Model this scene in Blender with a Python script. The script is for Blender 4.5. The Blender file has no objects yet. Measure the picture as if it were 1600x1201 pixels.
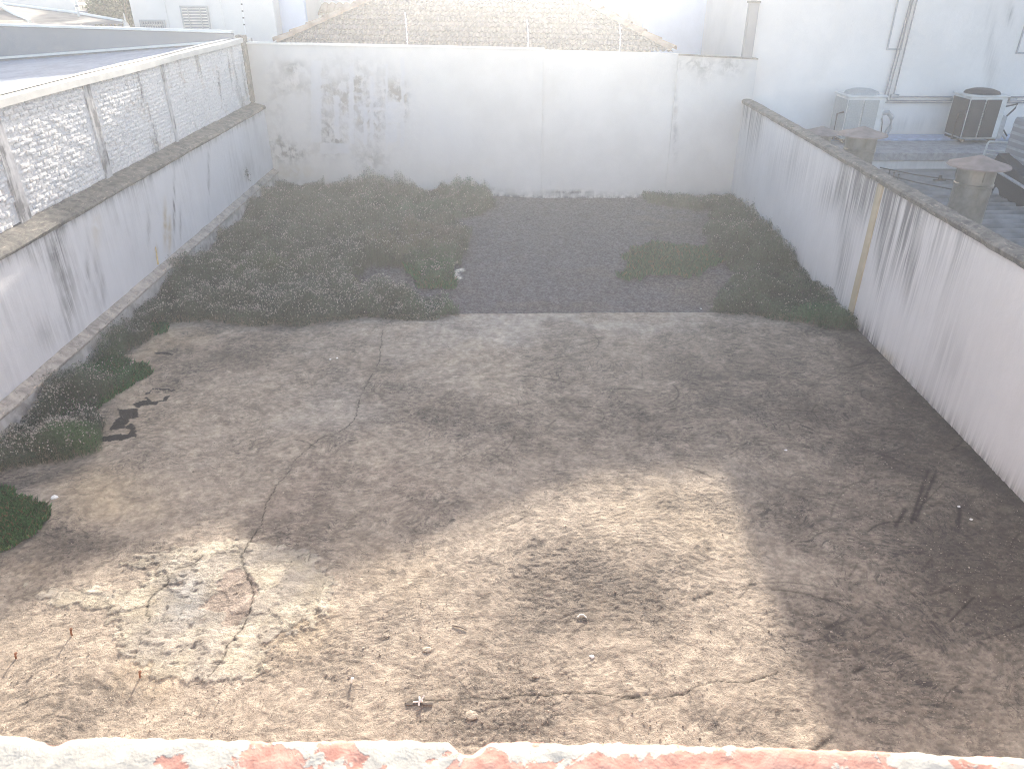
import bpy, math, random
import numpy as np
R = math.radians
rng = np.random.default_rng(7)
random.seed(7)

# ------------------------------------------------------------------ camera, light, exposure
scn = bpy.context.scene
CAMH, FPX, PITCH = 5.0, 1164.0, R(28.9)
YAW = math.atan(15.0 / (FPX / math.cos(PITCH)))
cam_d = bpy.data.cameras.new('camera'); cam = bpy.data.objects.new('camera', cam_d)
scn.collection.objects.link(cam); scn.camera = cam
cam.location = (0, 0, CAMH); cam.rotation_euler = (math.pi/2 - PITCH, 0, -YAW)
cam_d.sensor_width = 36; cam_d.lens = FPX / 1600 * 36
cam_d.clip_start = 0.05; cam_d.clip_end = 600
cam_d.dof.use_dof = True; cam_d.dof.focus_distance = 9.0; cam_d.dof.aperture_fstop = 11.0

SUN_EL, SUN_AZ = R(17.0), R(3.8)          # azimuth measured from +Y towards +X
world = bpy.data.worlds.new('World'); scn.world = world; world.use_nodes = True
wn = world.node_tree; bg = wn.nodes['Background']
sky = wn.nodes.new('ShaderNodeTexSky'); sky.sky_type = 'NISHITA'; sky.sun_disc = False
sky.sun_elevation = SUN_EL; sky.sun_rotation = SUN_AZ
sky.air_density = 0.8; sky.dust_density = 3.0; sky.ozone_density = 0.2
wn.links.new(sky.outputs[0], bg.inputs[0]); bg.inputs[1].default_value = 0.14
sd = bpy.data.lights.new('sun', 'SUN'); so = bpy.data.objects.new('sun', sd); scn.collection.objects.link(so)
sd.energy = 4.6; sd.angle = R(0.6); sd.color = (1.0, 0.89, 0.75)
so.rotation_euler = (math.pi/2 - SUN_EL, 0, math.pi - SUN_AZ)
so.location = (2, 30, 12)
vs = scn.view_settings
vs.view_transform = 'Standard'; vs.look = 'None'; vs.gamma = 1; vs.use_curve_mapping = False
vs.exposure = 1.8
scn.cycles.use_denoising = True; scn.cycles.denoiser = 'OPENIMAGEDENOISE'; scn.cycles.denoising_input_passes = 'RGB_ALBEDO_NORMAL'; scn.cycles.denoising_prefilter = 'NONE'; scn.cycles.filter_width = 1.1
scn.cycles.max_bounces = 6; scn.cycles.diffuse_bounces = 3; scn.cycles.volume_bounces = 1
scn.cycles.volume_step_rate = 5

# ------------------------------------------------------------------ pixel <-> world helpers (photo pixels, 1600 wide)
cy_, sy_ = math.cos(YAW), math.sin(YAW); cp_, sp_ = math.cos(PITCH), math.sin(PITCH)
def ray(x, y):
    a = (x - 800) / FPX; b = -(y - 600.5) / FPX
    dx = a; dy = b*sp_ + cp_; dz = b*cp_ - sp_
    return np.array([dx*cy_ + dy*sy_, -dx*sy_ + dy*cy_, dz])
C0 = np.array([0, 0, CAMH])
def Zp(x, y, z=0.0): d = ray(x, y); return C0 + d*((z - CAMH)/d[2])
def Xp(x, y, X): d = ray(x, y); return C0 + d*(X/d[0])
def Yp(x, y, Y): d = ray(x, y); return C0 + d*(Y/d[1])
def px_of(X, Y, Z):
    z = Z - CAMH
    dx = X*cy_ - Y*sy_; dy = X*sy_ + Y*cy_
    w = dy*cp_ - z*sp_; u = dy*sp_ + z*cp_
    return 800 + FPX*dx/w, 600.5 - FPX*u/w

# ------------------------------------------------------------------ numpy noise
def _h(ix, iy, s):
    n = (ix.astype(np.int64)*374761393 + iy.astype(np.int64)*668265263 + s*974634777) & 0xffffffff
    n = ((n ^ (n >> 13)) * 1274126177) & 0xffffffff
    n = ((n ^ (n >> 16)) * 2246822519) & 0xffffffff
    return ((n ^ (n >> 15)) & 0xffffff) / float(0xffffff)
def vn(x, y, s=0):
    ix = np.floor(x); iy = np.floor(y); fx = x-ix; fy = y-iy
    fx = fx*fx*(3-2*fx); fy = fy*fy*(3-2*fy)
    a = _h(ix, iy, s); b = _h(ix+1, iy, s); c = _h(ix, iy+1, s); d = _h(ix+1, iy+1, s)
    return (a*(1-fx)+b*fx)*(1-fy) + (c*(1-fx)+d*fx)*fy
def fbm(x, y, s=0, o=5, g=0.5):
    x = np.asarray(x, float); y = np.asarray(y, float)
    t = 0; a = 1; m = 0
    for k in range(o):
        t = t + a*vn(x*2**k+17.3*k, y*2**k+9.1*k, s+k); m += a; a *= g
    return t/m
def sst(a, b, x): t = np.clip((x-a)/(b-a), 0, 1); return t*t*(3-2*t)
def blobs(px, py, L):
    t = np.zeros_like(px)
    for cx, cyy, rx, ry, am in L:
        t += am*np.exp(-(((px-cx)/rx)**2 + ((py-cyy)/ry)**2))
    return t
def seg_dist(px, py, pts):
    d = np.full(px.shape, 1e9)
    for (x0, y0), (x1, y1) in zip(pts[:-1], pts[1:]):
        vx, vy = x1-x0, y1-y0; L = vx*vx+vy*vy+1e-9
        t = np.clip(((px-x0)*vx+(py-y0)*vy)/L, 0, 1)
        d = np.minimum(d, np.hypot(px-x0-t*vx, py-y0-t*vy))
    return d
def inpoly(px, py, P):
    r = np.zeros(np.shape(px), bool); n = len(P); j = n-1
    for i in range(n):
        xi, yi = P[i]; xj, yj = P[j]
        c = ((yi > py) != (yj > py)) & (px < (xj-xi)*(py-yi)/(yj-yi+1e-12)+xi)
        r ^= c; j = i
    return r

# ------------------------------------------------------------------ mesh helpers
COL = scn.collection
def mesh_np(name, V, F, mat=None, smooth=False, col=None, sharp=None):
    """V (n,3); F: array (m,k) or list of faces"""
    me = bpy.data.meshes.new(name)
    V = np.asarray(V, np.float32)
    if isinstance(F, np.ndarray):
        m, k = F.shape
        me.vertices.add(len(V)); me.vertices.foreach_set('co', V.ravel())
        me.loops.add(m*k); me.loops.foreach_set('vertex_index', F.astype(np.int32).ravel())
        me.polygons.add(m); me.polygons.foreach_set('loop_start', np.arange(0, m*k, k, dtype=np.int32))
        me.update(calc_edges=True)
    else:
        me.from_pydata(V.tolist(), [], [list(f) for f in F]); me.update()
    me.polygons.foreach_set('use_smooth', np.full(len(me.polygons), smooth))
    if col is not None:
        a = me.color_attributes.new('Col', 'FLOAT_COLOR', 'POINT')
        a.data.foreach_set('color', np.asarray(col, np.float32).ravel())
    if mat: me.materials.append(mat)
    me.validate()
    return me
def link(name, me, parent=None, loc=None, rot=None, **p):
    o = bpy.data.objects.new(name, me); COL.objects.link(o)
    if parent is not None: o.parent = parent
    if loc is not None: o.location = loc
    if rot is not None: o.rotation_euler = rot
    for k, v in p.items(): o[k] = v
    return o
def thing(name, label, cat, loc=(0, 0, 0), rotz=0, group=None):
    o = bpy.data.objects.new(name, None); COL.objects.link(o)
    o.location = loc; o.rotation_euler = (0, 0, rotz); o['label'] = label; o['category'] = cat
    o.empty_display_size = 0.1
    if group: o['group'] = group
    return o
class MB:
    def __init__(s): s.V = []; s.F = []
    def add(s, V, F):
        n = len(s.V); s.V += [tuple(map(float, v)) for v in V]; s.F += [[i+n for i in f] for f in F]; return s
    def box(s, a, b, bev=0.0):
        x0, y0, z0 = a; x1, y1, z1 = b
        if bev <= 0:
            V = [(x0,y0,z0),(x1,y0,z0),(x1,y1,z0),(x0,y1,z0),(x0,y0,z1),(x1,y0,z1),(x1,y1,z1),(x0,y1,z1)]
            return s.add(V, [(0,3,2,1),(4,5,6,7),(0,1,5,4),(1,2,6,5),(2,3,7,6),(3,0,4,7)])
        c = bev; V = []
        def ring(z, i):
            return [(x0+i+0, y0+c, z), (x0+c, y0+i, z), (x1-c, y0+i, z), (x1-i, y0+c, z), (x1-i, y1-c, z), (x1-c, y1-i, z), (x0+c, y1-i, z), (x0+i, y1-c, z)]
        for z, i in ((z0, c*.5), (z0+c, 0), (z1-c, 0), (z1, c*.5)): V += ring(z, i)
        F = [tuple(range(7, -1, -1)), tuple(range(24, 32))]
        for k in range(3):
            for j in range(8): F.append((k*8+j, k*8+(j+1) % 8, k*8+8+(j+1) % 8, k*8+8+j))
        return s.add(V, F)
    def tube(s, pts, r, n=8, cap=True):
        pts = [np.array(p, float) for p in pts]; V = []; F = []
        for i, p in enumerate(pts):
            t = pts[min(i+1, len(pts)-1)] - pts[max(i-1, 0)]; t /= np.linalg.norm(t)+1e-9
            u = np.cross(t, [0, 0, 1.]);
            if np.linalg.norm(u) < .05: u = np.cross(t, [0, 1., 0])
            u /= np.linalg.norm(u); w = np.cross(t, u); rr = r[i] if hasattr(r, '__len__') else r
            for k in range(n):
                a = 2*math.pi*k/n; V.append(p + rr*(math.cos(a)*u + math.sin(a)*w))
        for i in range(len(pts)-1):
            for k in range(n): F.append((i*n+k, i*n+(k+1) % n, (i+1)*n+(k+1) % n, (i+1)*n+k))
        if cap: F.append(tuple(range(n-1, -1, -1))); F.append(tuple(range((len(pts)-1)*n, len(pts)*n)))
        return s.add(V, F)
    def lathe(s, prof, n=28, c=(0, 0, 0)):
        V = []; F = []
        for r, z in prof:
            for k in range(n):
                a = 2*math.pi*k/n; V.append((c[0]+r*math.cos(a), c[1]+r*math.sin(a), c[2]+z))
        for i in range(len(prof)-1):
            for k in range(n): F.append((i*n+k, i*n+(k+1) % n, (i+1)*n+(k+1) % n, (i+1)*n+k))
        return s.add(V, F)
    def prism(s, poly, z0, z1):
        n = len(poly)
        V = [(x, y, z0) for x, y in poly] + [(x, y, z1) for x, y in poly]
        F = [tuple(range(n-1, -1, -1)), tuple(range(n, 2*n))] + [(i, (i+1) % n, n+(i+1) % n, n+i) for i in range(n)]
        return s.add(V, F)
    def build(s, name, mat, parent=None, smooth=False, **p):
        o = link(name, mesh_np(name, s.V, s.F, mat, smooth), parent, **p)
        return o
def grid_faces(nu, nv):
    i = np.arange(nu-1)[None, :] + np.arange(nv-1)[:, None]*nu
    i = i.ravel(); return np.stack([i, i+1, i+1+nu, i+nu], 1)
def jitter(V, a, rg=rng): V = np.array(V, float); return V + rg.uniform(-a, a, V.shape)

# ------------------------------------------------------------------ materials
class NT:
    def __init__(s, name, rough=0.85, metal=0.0, spec=0.3):
        s.m = bpy.data.materials.new(name); s.m.use_nodes = True; s.t = s.m.node_tree; s.n = s.t.nodes
        s.b = s.n['Principled BSDF']; s.b.inputs['Roughness'].default_value = rough
        s.b.inputs['Metallic'].default_value = metal; s.b.inputs['Specular IOR Level'].default_value = spec
        s.tc = s.n.new('ShaderNodeTexCoord'); s.P = s.tc.outputs['Object']
    def put(s, sock, v):
        if isinstance(v, bpy.types.NodeSocket): s.t.links.new(v, sock)
        elif isinstance(v, (tuple, list)) and sock.type == 'RGBA': sock.default_value = tuple(v)+(1,)*(4-len(v))
        else: sock.default_value = v
    def noise(s, scale, detail=4, rough=.55, dist=0, vec=None):
        x = s.n.new('ShaderNodeTexNoise'); s.t.links.new(vec or s.P, x.inputs['Vector'])
        x.inputs['Scale'].default_value = scale; x.inputs['Detail'].default_value = detail
        x.inputs['Roughness'].default_value = rough; x.inputs['Distortion'].default_value = dist
        return x.outputs['Fac']
    def noisec(s, scale, detail=2, vec=None):
        x = s.n.new('ShaderNodeTexNoise'); s.t.links.new(vec or s.P, x.inputs['Vector'])
        x.inputs['Scale'].default_value = scale; x.inputs['Detail'].default_value = detail; return x.outputs['Color']
    def vor(s, scale, feat='F1', out='Distance', vec=None):
        x = s.n.new('ShaderNodeTexVoronoi'); s.t.links.new(vec or s.P, x.inputs['Vector']); x.feature = feat
        x.inputs['Scale'].default_value = scale; return x.outputs[out]
    def map(s, scale=(1, 1, 1), rot=(0, 0, 0), vec=None):
        x = s.n.new('ShaderNodeMapping'); s.t.links.new(vec or s.P, x.inputs['Vector'])
        x.inputs['Scale'].default_value = scale; x.inputs['Rotation'].default_value = rot; return x.outputs[0]
    def math(s, op, a, b=0.0, c=0.0, clamp=False):
        x = s.n.new('ShaderNodeMath'); x.operation = op; x.use_clamp = clamp
        s.put(x.inputs[0], a); s.put(x.inputs[1], b); s.put(x.inputs[2], c); return x.outputs[0]
    def vadd(s, a, b, k=1.0):
        m = s.n.new('ShaderNodeVectorMath'); m.operation = 'SCALE'; s.put(m.inputs[0], b); m.inputs['Scale'].default_value = k
        x = s.n.new('ShaderNodeVectorMath'); x.operation = 'ADD'; s.put(x.inputs[0], a); s.put(x.inputs[1], m.outputs[0]); return x.outputs[0]
    def ramp(s, v, a, b, smooth=True):
        x = s.n.new('ShaderNodeMapRange'); x.interpolation_type = 'SMOOTHSTEP' if smooth else 'LINEAR'
        s.put(x.inputs['Value'], v); x.inputs['From Min'].default_value = a; x.inputs['From Max'].default_value = b
        return x.outputs['Result']
    def mix(s, f, a, b, mode='MIX'):
        x = s.n.new('ShaderNodeMix'); x.data_type = 'RGBA'; x.blend_type = mode
        s.put(x.inputs[0], f); s.put(x.inputs[6], a); s.put(x.inputs[7], b); return x.outputs[2]
    def attr(s, name='Col'):
        x = s.n.new('ShaderNodeAttribute'); x.attribute_name = name; return x
    def sep(s, c):
        x = s.n.new('ShaderNodeSeparateColor'); s.put(x.inputs[0], c); return x.outputs
    def bump(s, h, st=0.3, d=0.01, prev=None):
        x = s.n.new('ShaderNodeBump'); x.inputs['Strength'].default_value = st; x.inputs['Distance'].default_value = d
        s.put(x.inputs['Height'], h)
        if prev: s.t.links.new(prev, x.inputs['Normal'])
        return x.outputs[0]
    def out(s, col, nor=None, rough=None):
        s.put(s.b.inputs['Base Color'], col)
        if nor: s.t.links.new(nor, s.b.inputs['Normal'])
        if rough is not None: s.put(s.b.inputs['Roughness'], rough)
        return s.m

def simple(name, col, rough=.8, metal=0, var=.12, scale=6, bump=.2, bs=60, spec=.3):
    t = NT(name, rough, metal, spec)
    n = t.noise(scale, 5); n2 = t.noise(bs, 3)
    dark = tuple(c*(1-var*1.6) for c in col); lite = tuple(min(1, c*(1+var)) for c in col)
    c = t.mix(t.ramp(n, .3, .7), dark, lite)
    return t.out(c, t.bump(t.math('ADD', n2, t.math('MULTIPLY', n, .5)), bump, .01))

# concrete yard: colour in the mesh attribute, fine dark grit and trowel marks from noise
def mat_concrete():
    t = NT('yard_concrete', .92, spec=.12)
    a = t.attr(); warp = t.noisec(.55, 2)
    v = t.vadd(t.P, warp, 1.6)
    v2 = t.vadd(v, t.noisec(3.0, 2), .22)
    s1 = t.noise(1, 6, .68, vec=t.map((9, 26, 10), (0, 0, .25), v2))
    s2 = t.noise(1, 6, .68, vec=t.map((24, 10, 10), (0, 0, .5), v2))
    sel = t.ramp(t.noise(.9, 2), .50, .62)
    st = t.sep(t.mix(sel, s1, s2))[0]
    g1 = t.noise(38, 5, .75); g2 = t.noise(95, 3, .7)
    mid = t.noise(7, 7, .68, .4)
    lo = t.noise(1.7, 6, .62, .3)
    amt = a.outputs['Alpha']
    fl = t.ramp(st, .475, .40, False)
    pit = t.ramp(g1, .455, .385, False)
    pit2 = t.ramp(g2, .43, .36, False)
    msk = t.ramp(t.math('ADD', lo, t.math('MULTIPLY', t.math('SUBTRACT', mid, .5), .6)), .38, .62)
    k = t.math('MULTIPLY', t.math('ADD', t.math('MULTIPLY', msk, 1.1), .22), amt, clamp=True)
    dk = t.math('MULTIPLY', t.math('MAXIMUM', t.math('MAXIMUM', fl, pit), t.math('MULTIPLY', pit2, .7)), k, clamp=True)
    dk = t.math('MULTIPLY', dk, .88)
    base = a.outputs['Color']
    base = t.mix(1.0, base, t.mix(t.ramp(mid, .32, .68), (.74, .73, .73), (1.2, 1.19, 1.17)), 'MULTIPLY')
    base = t.mix(t.math('MULTIPLY', t.ramp(g1, .60, .70), .45), base, (.60, .54, .45))
    base = t.mix(t.math('MULTIPLY', t.ramp(lo, .45, .70), t.math('MULTIPLY', amt, .35)), base, (.11, .10, .095))
    c = t.mix(dk, base, (.062, .056, .054))
    hgt = t.math('ADD', t.math('MULTIPLY', st, .5), t.math('ADD', t.math('MULTIPLY', g1, .9), t.math('MULTIPLY', mid, .9)))
    return t.out(c, t.bump(hgt, .6, .03))
def mat_gravel():
    t = NT('gravel_dark', .95, spec=.1)
    a = t.attr(); v = t.vor(38); vc = t.vor(38, out='Color'); n = t.noise(3, 6, .65)
    c = t.mix(1, a.outputs['Color'], t.mix(t.ramp(t.sep(vc)[0], 0, 1), (.6, .6, .6), (1.5, 1.5, 1.5)), 'MULTIPLY')
    c = t.mix(t.ramp(n, .55, .75), c, t.mix(.5, c, (.12, .105, .09)))
    return t.out(c, t.bump(t.math('ADD', v, n), .6, .03))
# painted render: R = mould, G = rust/ochre, B = blue-white repaint, A = streak amount
def mat_plaster(name, col, rough=.88, streak=(7, 7, .35), bumpd=.012, mould=(.09, .09, .1)):
    t = NT(name, rough, spec=.2)
    a = t.attr(); R_, G_, B_ = t.sep(a.outputs['Color'])[0:3]
    big = t.noise(.8, 5, .6); mid = t.noise(5, 6, .6, .3); fine = t.noise(60, 4, .6)
    stk = t.noise(1.0, 6, .65, vec=t.map((streak[0], streak[1], streak[2])))
    stk2 = t.noise(1.0, 5, .65, vec=t.map((streak[0]*3.1, streak[1]*3.1, streak[2]*2.0)))
    c = t.mix(t.ramp(big, .3, .7), tuple(x*.93 for x in col), tuple(min(.9, x*1.03) for x in col))
    c = t.mix(B_, c, (col[0]*.86, col[1]*.90, min(.85, col[2]*1.0)))
    c = t.mix(t.math('MULTIPLY', G_, t.ramp(mid, .25, .6)), c, (.42, .33, .19))
    sm = t.math('ADD', t.math('MULTIPLY', stk, .6), t.math('MULTIPLY', stk2, .4))
    tot = t.mix(a.outputs['Alpha'], mid, sm); tot = t.sep(tot)[0]
    m = t.math('MULTIPLY', t.math('MULTIPLY', R_, 1.25), t.math('ADD', t.math('MULTIPLY', t.ramp(tot, .40, .60), .9), .1), clamp=True)
    m = t.math('MINIMUM', m, .8)
    c = t.mix(m, c, mould)
    grime = t.ramp(t.noise(22, 5, .7, .5), .62, .75)
    c = t.mix(t.math('MULTIPLY', grime, .10), c, (.2, .19, .18))
    return t.out(c, t.bump(t.math('ADD', t.math('MULTIPLY', mid, 1.2), t.math('MULTIPLY', fine, .25)), .5, bumpd))
def mat_white_brick():
    t = NT('limewashed_brick', .9, spec=.15)
    n = t.noise(3.2, 6, .65, .5); m = t.noise(26, 5, .6); big = t.noise(.9, 3)
    stv = t.noise(1, 5, .6, vec=t.map((6, 2.6, .55)))
    c = t.mix(t.ramp(m, .3, .7), (.56, .56, .565), (.76, .755, .75))
    c = t.mix(t.math('MULTIPLY', t.ramp(n, .54, .72), .6), c, (.45, .38, .33))
    c = t.mix(t.math('MULTIPLY', t.ramp(stv, .57, .70), .75), c, (.17, .165, .165))
    c = t.mix(t.math('MULTIPLY', t.ramp(t.noise(14, 4, .7), .66, .73), .7), c, (.2, .18, .17))
    return t.out(c, t.bump(t.math('ADD', m, t.math('MULTIPLY', t.noise(90, 3), .4)), .6, .012))
def mat_cap(name='mossy_cement', a=(.085, .085, .088), b=(.22, .21, .19), light=(.38, .35, .29)):
    t = NT(name, .95, spec=.1)
    n = t.noise(6, 7, .7, .6); s = t.noise(1, 6, .7, vec=t.map((30, 7, 30))); f = t.noise(70, 4)
    c = t.mix(t.ramp(n, .32, .68), a, b); c = t.mix(t.ramp(s, .56, .70), c, light)
    c = t.mix(t.ramp(t.noise(18, 5, .7), .60, .70), c, (.07, .07, .07))
    return t.out(c, t.bump(t.math('ADD', n, t.math('MULTIPLY', f, .3)), .7, .02))
def mat_parapet():
    t = NT('peeling_parapet_paint', .7, spec=.3)
    a = t.attr()
    n = t.noise(16, 7, .62, .8); n2 = t.noise(48, 6, .6, .3); f = t.noise(300, 3)
    w = t.ramp(t.math('ADD', n, t.math('MULTIPLY', n2, .25)), .585, .61)
    red = t.mix(t.ramp(n2, .35, .65), (.32, .155, .125), (.37, .215, .18))
    white = t.mix(t.ramp(t.noise(30, 5), .35, .7), (.31, .305, .285), (.37, .365, .34))
    wm = t.sep(a.outputs['Color'])
    sel = t.ramp(t.math('ADD', t.math('MULTIPLY', t.math('SUBTRACT', n, .5), 2.2), t.math('MULTIPLY', t.math('SUBTRACT', n2, .5), .8)), -.06, -.01)
    sel = t.ramp(t.math('ADD', t.math('ADD', t.math('MULTIPLY', t.math('SUBTRACT', n, .5), 2.2), t.math('MULTIPLY', t.math('SUBTRACT', n2, .5), .8)), wm[0]), .44, .50)
    c = t.mix(sel, red, white)
    cem = t.mix(t.ramp(t.noise(60, 5, .7), .35, .65), (.30, .28, .24), (.58, .55, .47))
    cm = t.ramp(t.math('ADD', wm[1], t.math('MULTIPLY', t.math('SUBTRACT', n2, .5), .7)), .45, .55)
    c = t.mix(cm, c, cem)
    return t.out(c, t.bump(t.math('ADD', t.math('MULTIPLY', sel, .8), t.math('ADD', n2, t.math('MULTIPLY', f, .3))), .5, .004))
def mat_leaf(name, rough=.7, trans=.25):
    t = NT(name, rough, spec=.25); a = t.attr(); 
    t.put(t.b.inputs['Base Color'], a.outputs['Color'])
    return t.m
def mat_tile(name='roof_tile_clay', c1=(.075, .078, .085), c2=(.125, .125, .135)):
    t = NT(name, .85, spec=.2); n = t.noise(4, 6, .6); m = t.noise(30, 4)
    c = t.mix(t.ramp(n, .3, .7), c1, c2); c = t.mix(t.ramp(m, .6, .75), c, (.14, .13, .13))
    return t.out(c, t.bump(m, .4, .01))

MC = mat_concrete(); MG = mat_gravel()
MP_left = mat_plaster('lower_wall_render', (.70, .695, .695), streak=(9, 9, .6))
MP_back = mat_plaster('back_wall_render', (.60, .59, .57), streak=(9, 9, 1.2))
MP_right = mat_plaster('right_wall_render', (.70, .68, .665), streak=(13, 13, .45))
MP_white = mat_plaster('white_house_render', (.74, .71, .675), streak=(4, 4, .2))
MP_blue = mat_plaster('pale_blue_and_shade_render', (.60, .67, .80), streak=(4, 4, .2))  # pale blue paint; on the house wing it carries bluish shade
MP_grey = mat_plaster('grey_parapet_render', (.28, .28, .295), streak=(5, 5, .5))
MB_white = mat_white_brick(); M_cap = mat_cap(); M_mortar = simple('old_mortar', (.42, .42, .44), .95, bump=.6, bs=40)
M_plinth = mat_plaster('plinth_render', (.55, .54, .54), streak=(12, 5, .6))
M_capl = mat_cap('plinth_top_cement', (.24, .22, .2), (.46, .42, .38), (.58, .48, .38))
M_parapet = mat_parapet()
M_flash = simple('white_flashing', (.78, .77, .72), .45, .2, .06, 3, .1)
M_blueroof = simple('blue_grey_sheet_roof', (.22, .26, .33), .85, 0, .1, 2, .15)
M_tile = mat_tile(); M_ridge = mat_tile('ridge_clay', (.24, .17, .13), (.33, .25, .20))
M_leaf = mat_leaf('weed_leaf'); M_grass = mat_leaf('grass_blade'); M_flower = mat_leaf('dry_flower_head', .9)
M_galv = simple('galvanised_flue', (.22, .215, .20), .36, .6, .2, 4, .1)
M_flcap = simple('flue_cap_weathered', (.22, .185, .175), .75, .1, .15, 5, .2)
M_acd = simple('condenser_coil_dark', (.045, .048, .058), .7, .2, .1, 30, .3)
M_acw = simple('condenser_case_pale', (.62, .62, .60), .5, 0, .06, 5, .1)
M_pipe = simple('pipe_lagging_grey', (.40, .40, .41), .7, 0, .12, 8, .2)
M_dark = simple('dark_rusty_steel', (.10, .085, .08), .8, .3, .2, 20, .3)
M_pvc = simple('white_plastic', (.80, .80, .80), .4, 0, .03, 10, .05)
M_fibro = simple('weathered_fibre_cement', (.21, .205, .20), .9, 0, .2, 2.5, .15, 40)
M_slab = mat_cap('weathered_roof_slab', (.22, .22, .235), (.36, .36, .37), (.42, .42, .44))
M_wood = simple('pale_wood', (.60, .46, .22), .8, 0, .15, 12, .2)
M_glass = simple('dull_window_glass', (.22, .24, .27), .25, 0, .1, 3, .05, spec=.5)
M_frame = simple('grey_window_frame', (.36, .37, .39), .6, 0, .08, 10, .1)
M_navy = simple('slate_blue_wall_paint', (.13, .16, .23), .8, 0, .08, 3, .2)
M_stone = simple('pale_mortar_crumb', (.33, .29, .24), .95, 0, .2, 40, .6)
M_rebar = simple('rusty_peg', (.22, .10, .06), .9, .1, .3, 60, .5)
M_och = mat_plaster('ochre_column_render', (.56, .49, .36), streak=(12, 12, .5))
M_soil = simple('far_soil', (.20, .17, .14), .95)

# ------------------------------------------------------------------ ground
def plane(name, x0, x1, y0, y1, z, mat, **p):
    return link(name, mesh_np(name, [(x0,y0,z),(x1,y0,z),(x1,y1,z),(x0,y1,z)], [(0,1,2,3)], mat), **p)
plane('ground', -300, 300, -200, 400, -.35, M_soil, kind='structure')

EDGE_Y = 11.52
def slab_h(X, Y):
    h = .012*(fbm(X*.5, Y*.5, 5, 3)-.5)*2
    wx = X + .9*fbm(X*.6, Y*.6, 31, 2); wy = Y + .9*fbm(X*.6+7, Y*.6, 32, 2)
    h += .006*(fbm(wx*4.0, wy*8.0, 8, 5, .6)-.5)*2
    h += .006*(fbm(X*13, Y*13, 9, 4, .6)-.5)*2
    return h
CRACKS = [([(598, 515), (593, 560), (578, 595), (564, 618), (556, 650), (540, 668), (525, 676), (505, 681), (485, 692), (462, 720), (458, 732), (430, 757), (414, 785), (403, 818), (386, 845), (376, 870)], .010),
          ([(376, 870), (384, 905), (394, 925), (392, 950), (380, 985), (358, 1010), (345, 1040), (325, 1065), (295, 1072)], .012),
          ([(462, 686), (480, 690), (494, 698)], .010),
          ([(634, 1099), (760, 1093), (860, 1086), (930, 1081), (970, 1086), (1018, 1085), (1070, 1080), (1115, 1064), (1160, 1066), (1215, 1048)], .011),
          ([(730, 940), (742, 975), (755, 1010), (748, 1050), (742, 1057), (718, 1078), (720, 1130), (728, 1150)], .006),
          ([(752, 1055), (775, 1075), (830, 1085)], .005),
          ([(640, 1130), (690, 1128), (720, 1130)], .006),
          ([(260, 900), (262, 912), (235, 932), (222, 965), (232, 972)], .012),
          ([(272, 888), (300, 882), (318, 868)], .011),
          ([(880, 1000), (910, 985), (950, 982)], .007), ([(740, 838), (800, 812), (880, 770), (940, 740)], .003),
          ([(498, 602), (540, 598), (575, 606)], .006), ([(650, 785), (690, 790), (715, 782)], .006)]
def crack_world(pts, s):
    W = [Zp(*p)[:2] for p in pts]; out = []
    rg = np.random.default_rng(s)
    for a, b in zip(W[:-1], W[1:]):
        L = np.hypot(*(b-a)); n = max(2, int(L/.035)); nn = np.array([-(b-a)[1], (b-a)[0]])/(L+1e-9)
        for k in range(n):
            q = a+(b-a)*k/n; out.append(q + nn*(rg.uniform(-.010, .010) + .09*(float(fbm(q[0]*2.5, q[1]*2.5, s, 3))-.5)))
    out.append(W[-1]); return out
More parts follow.
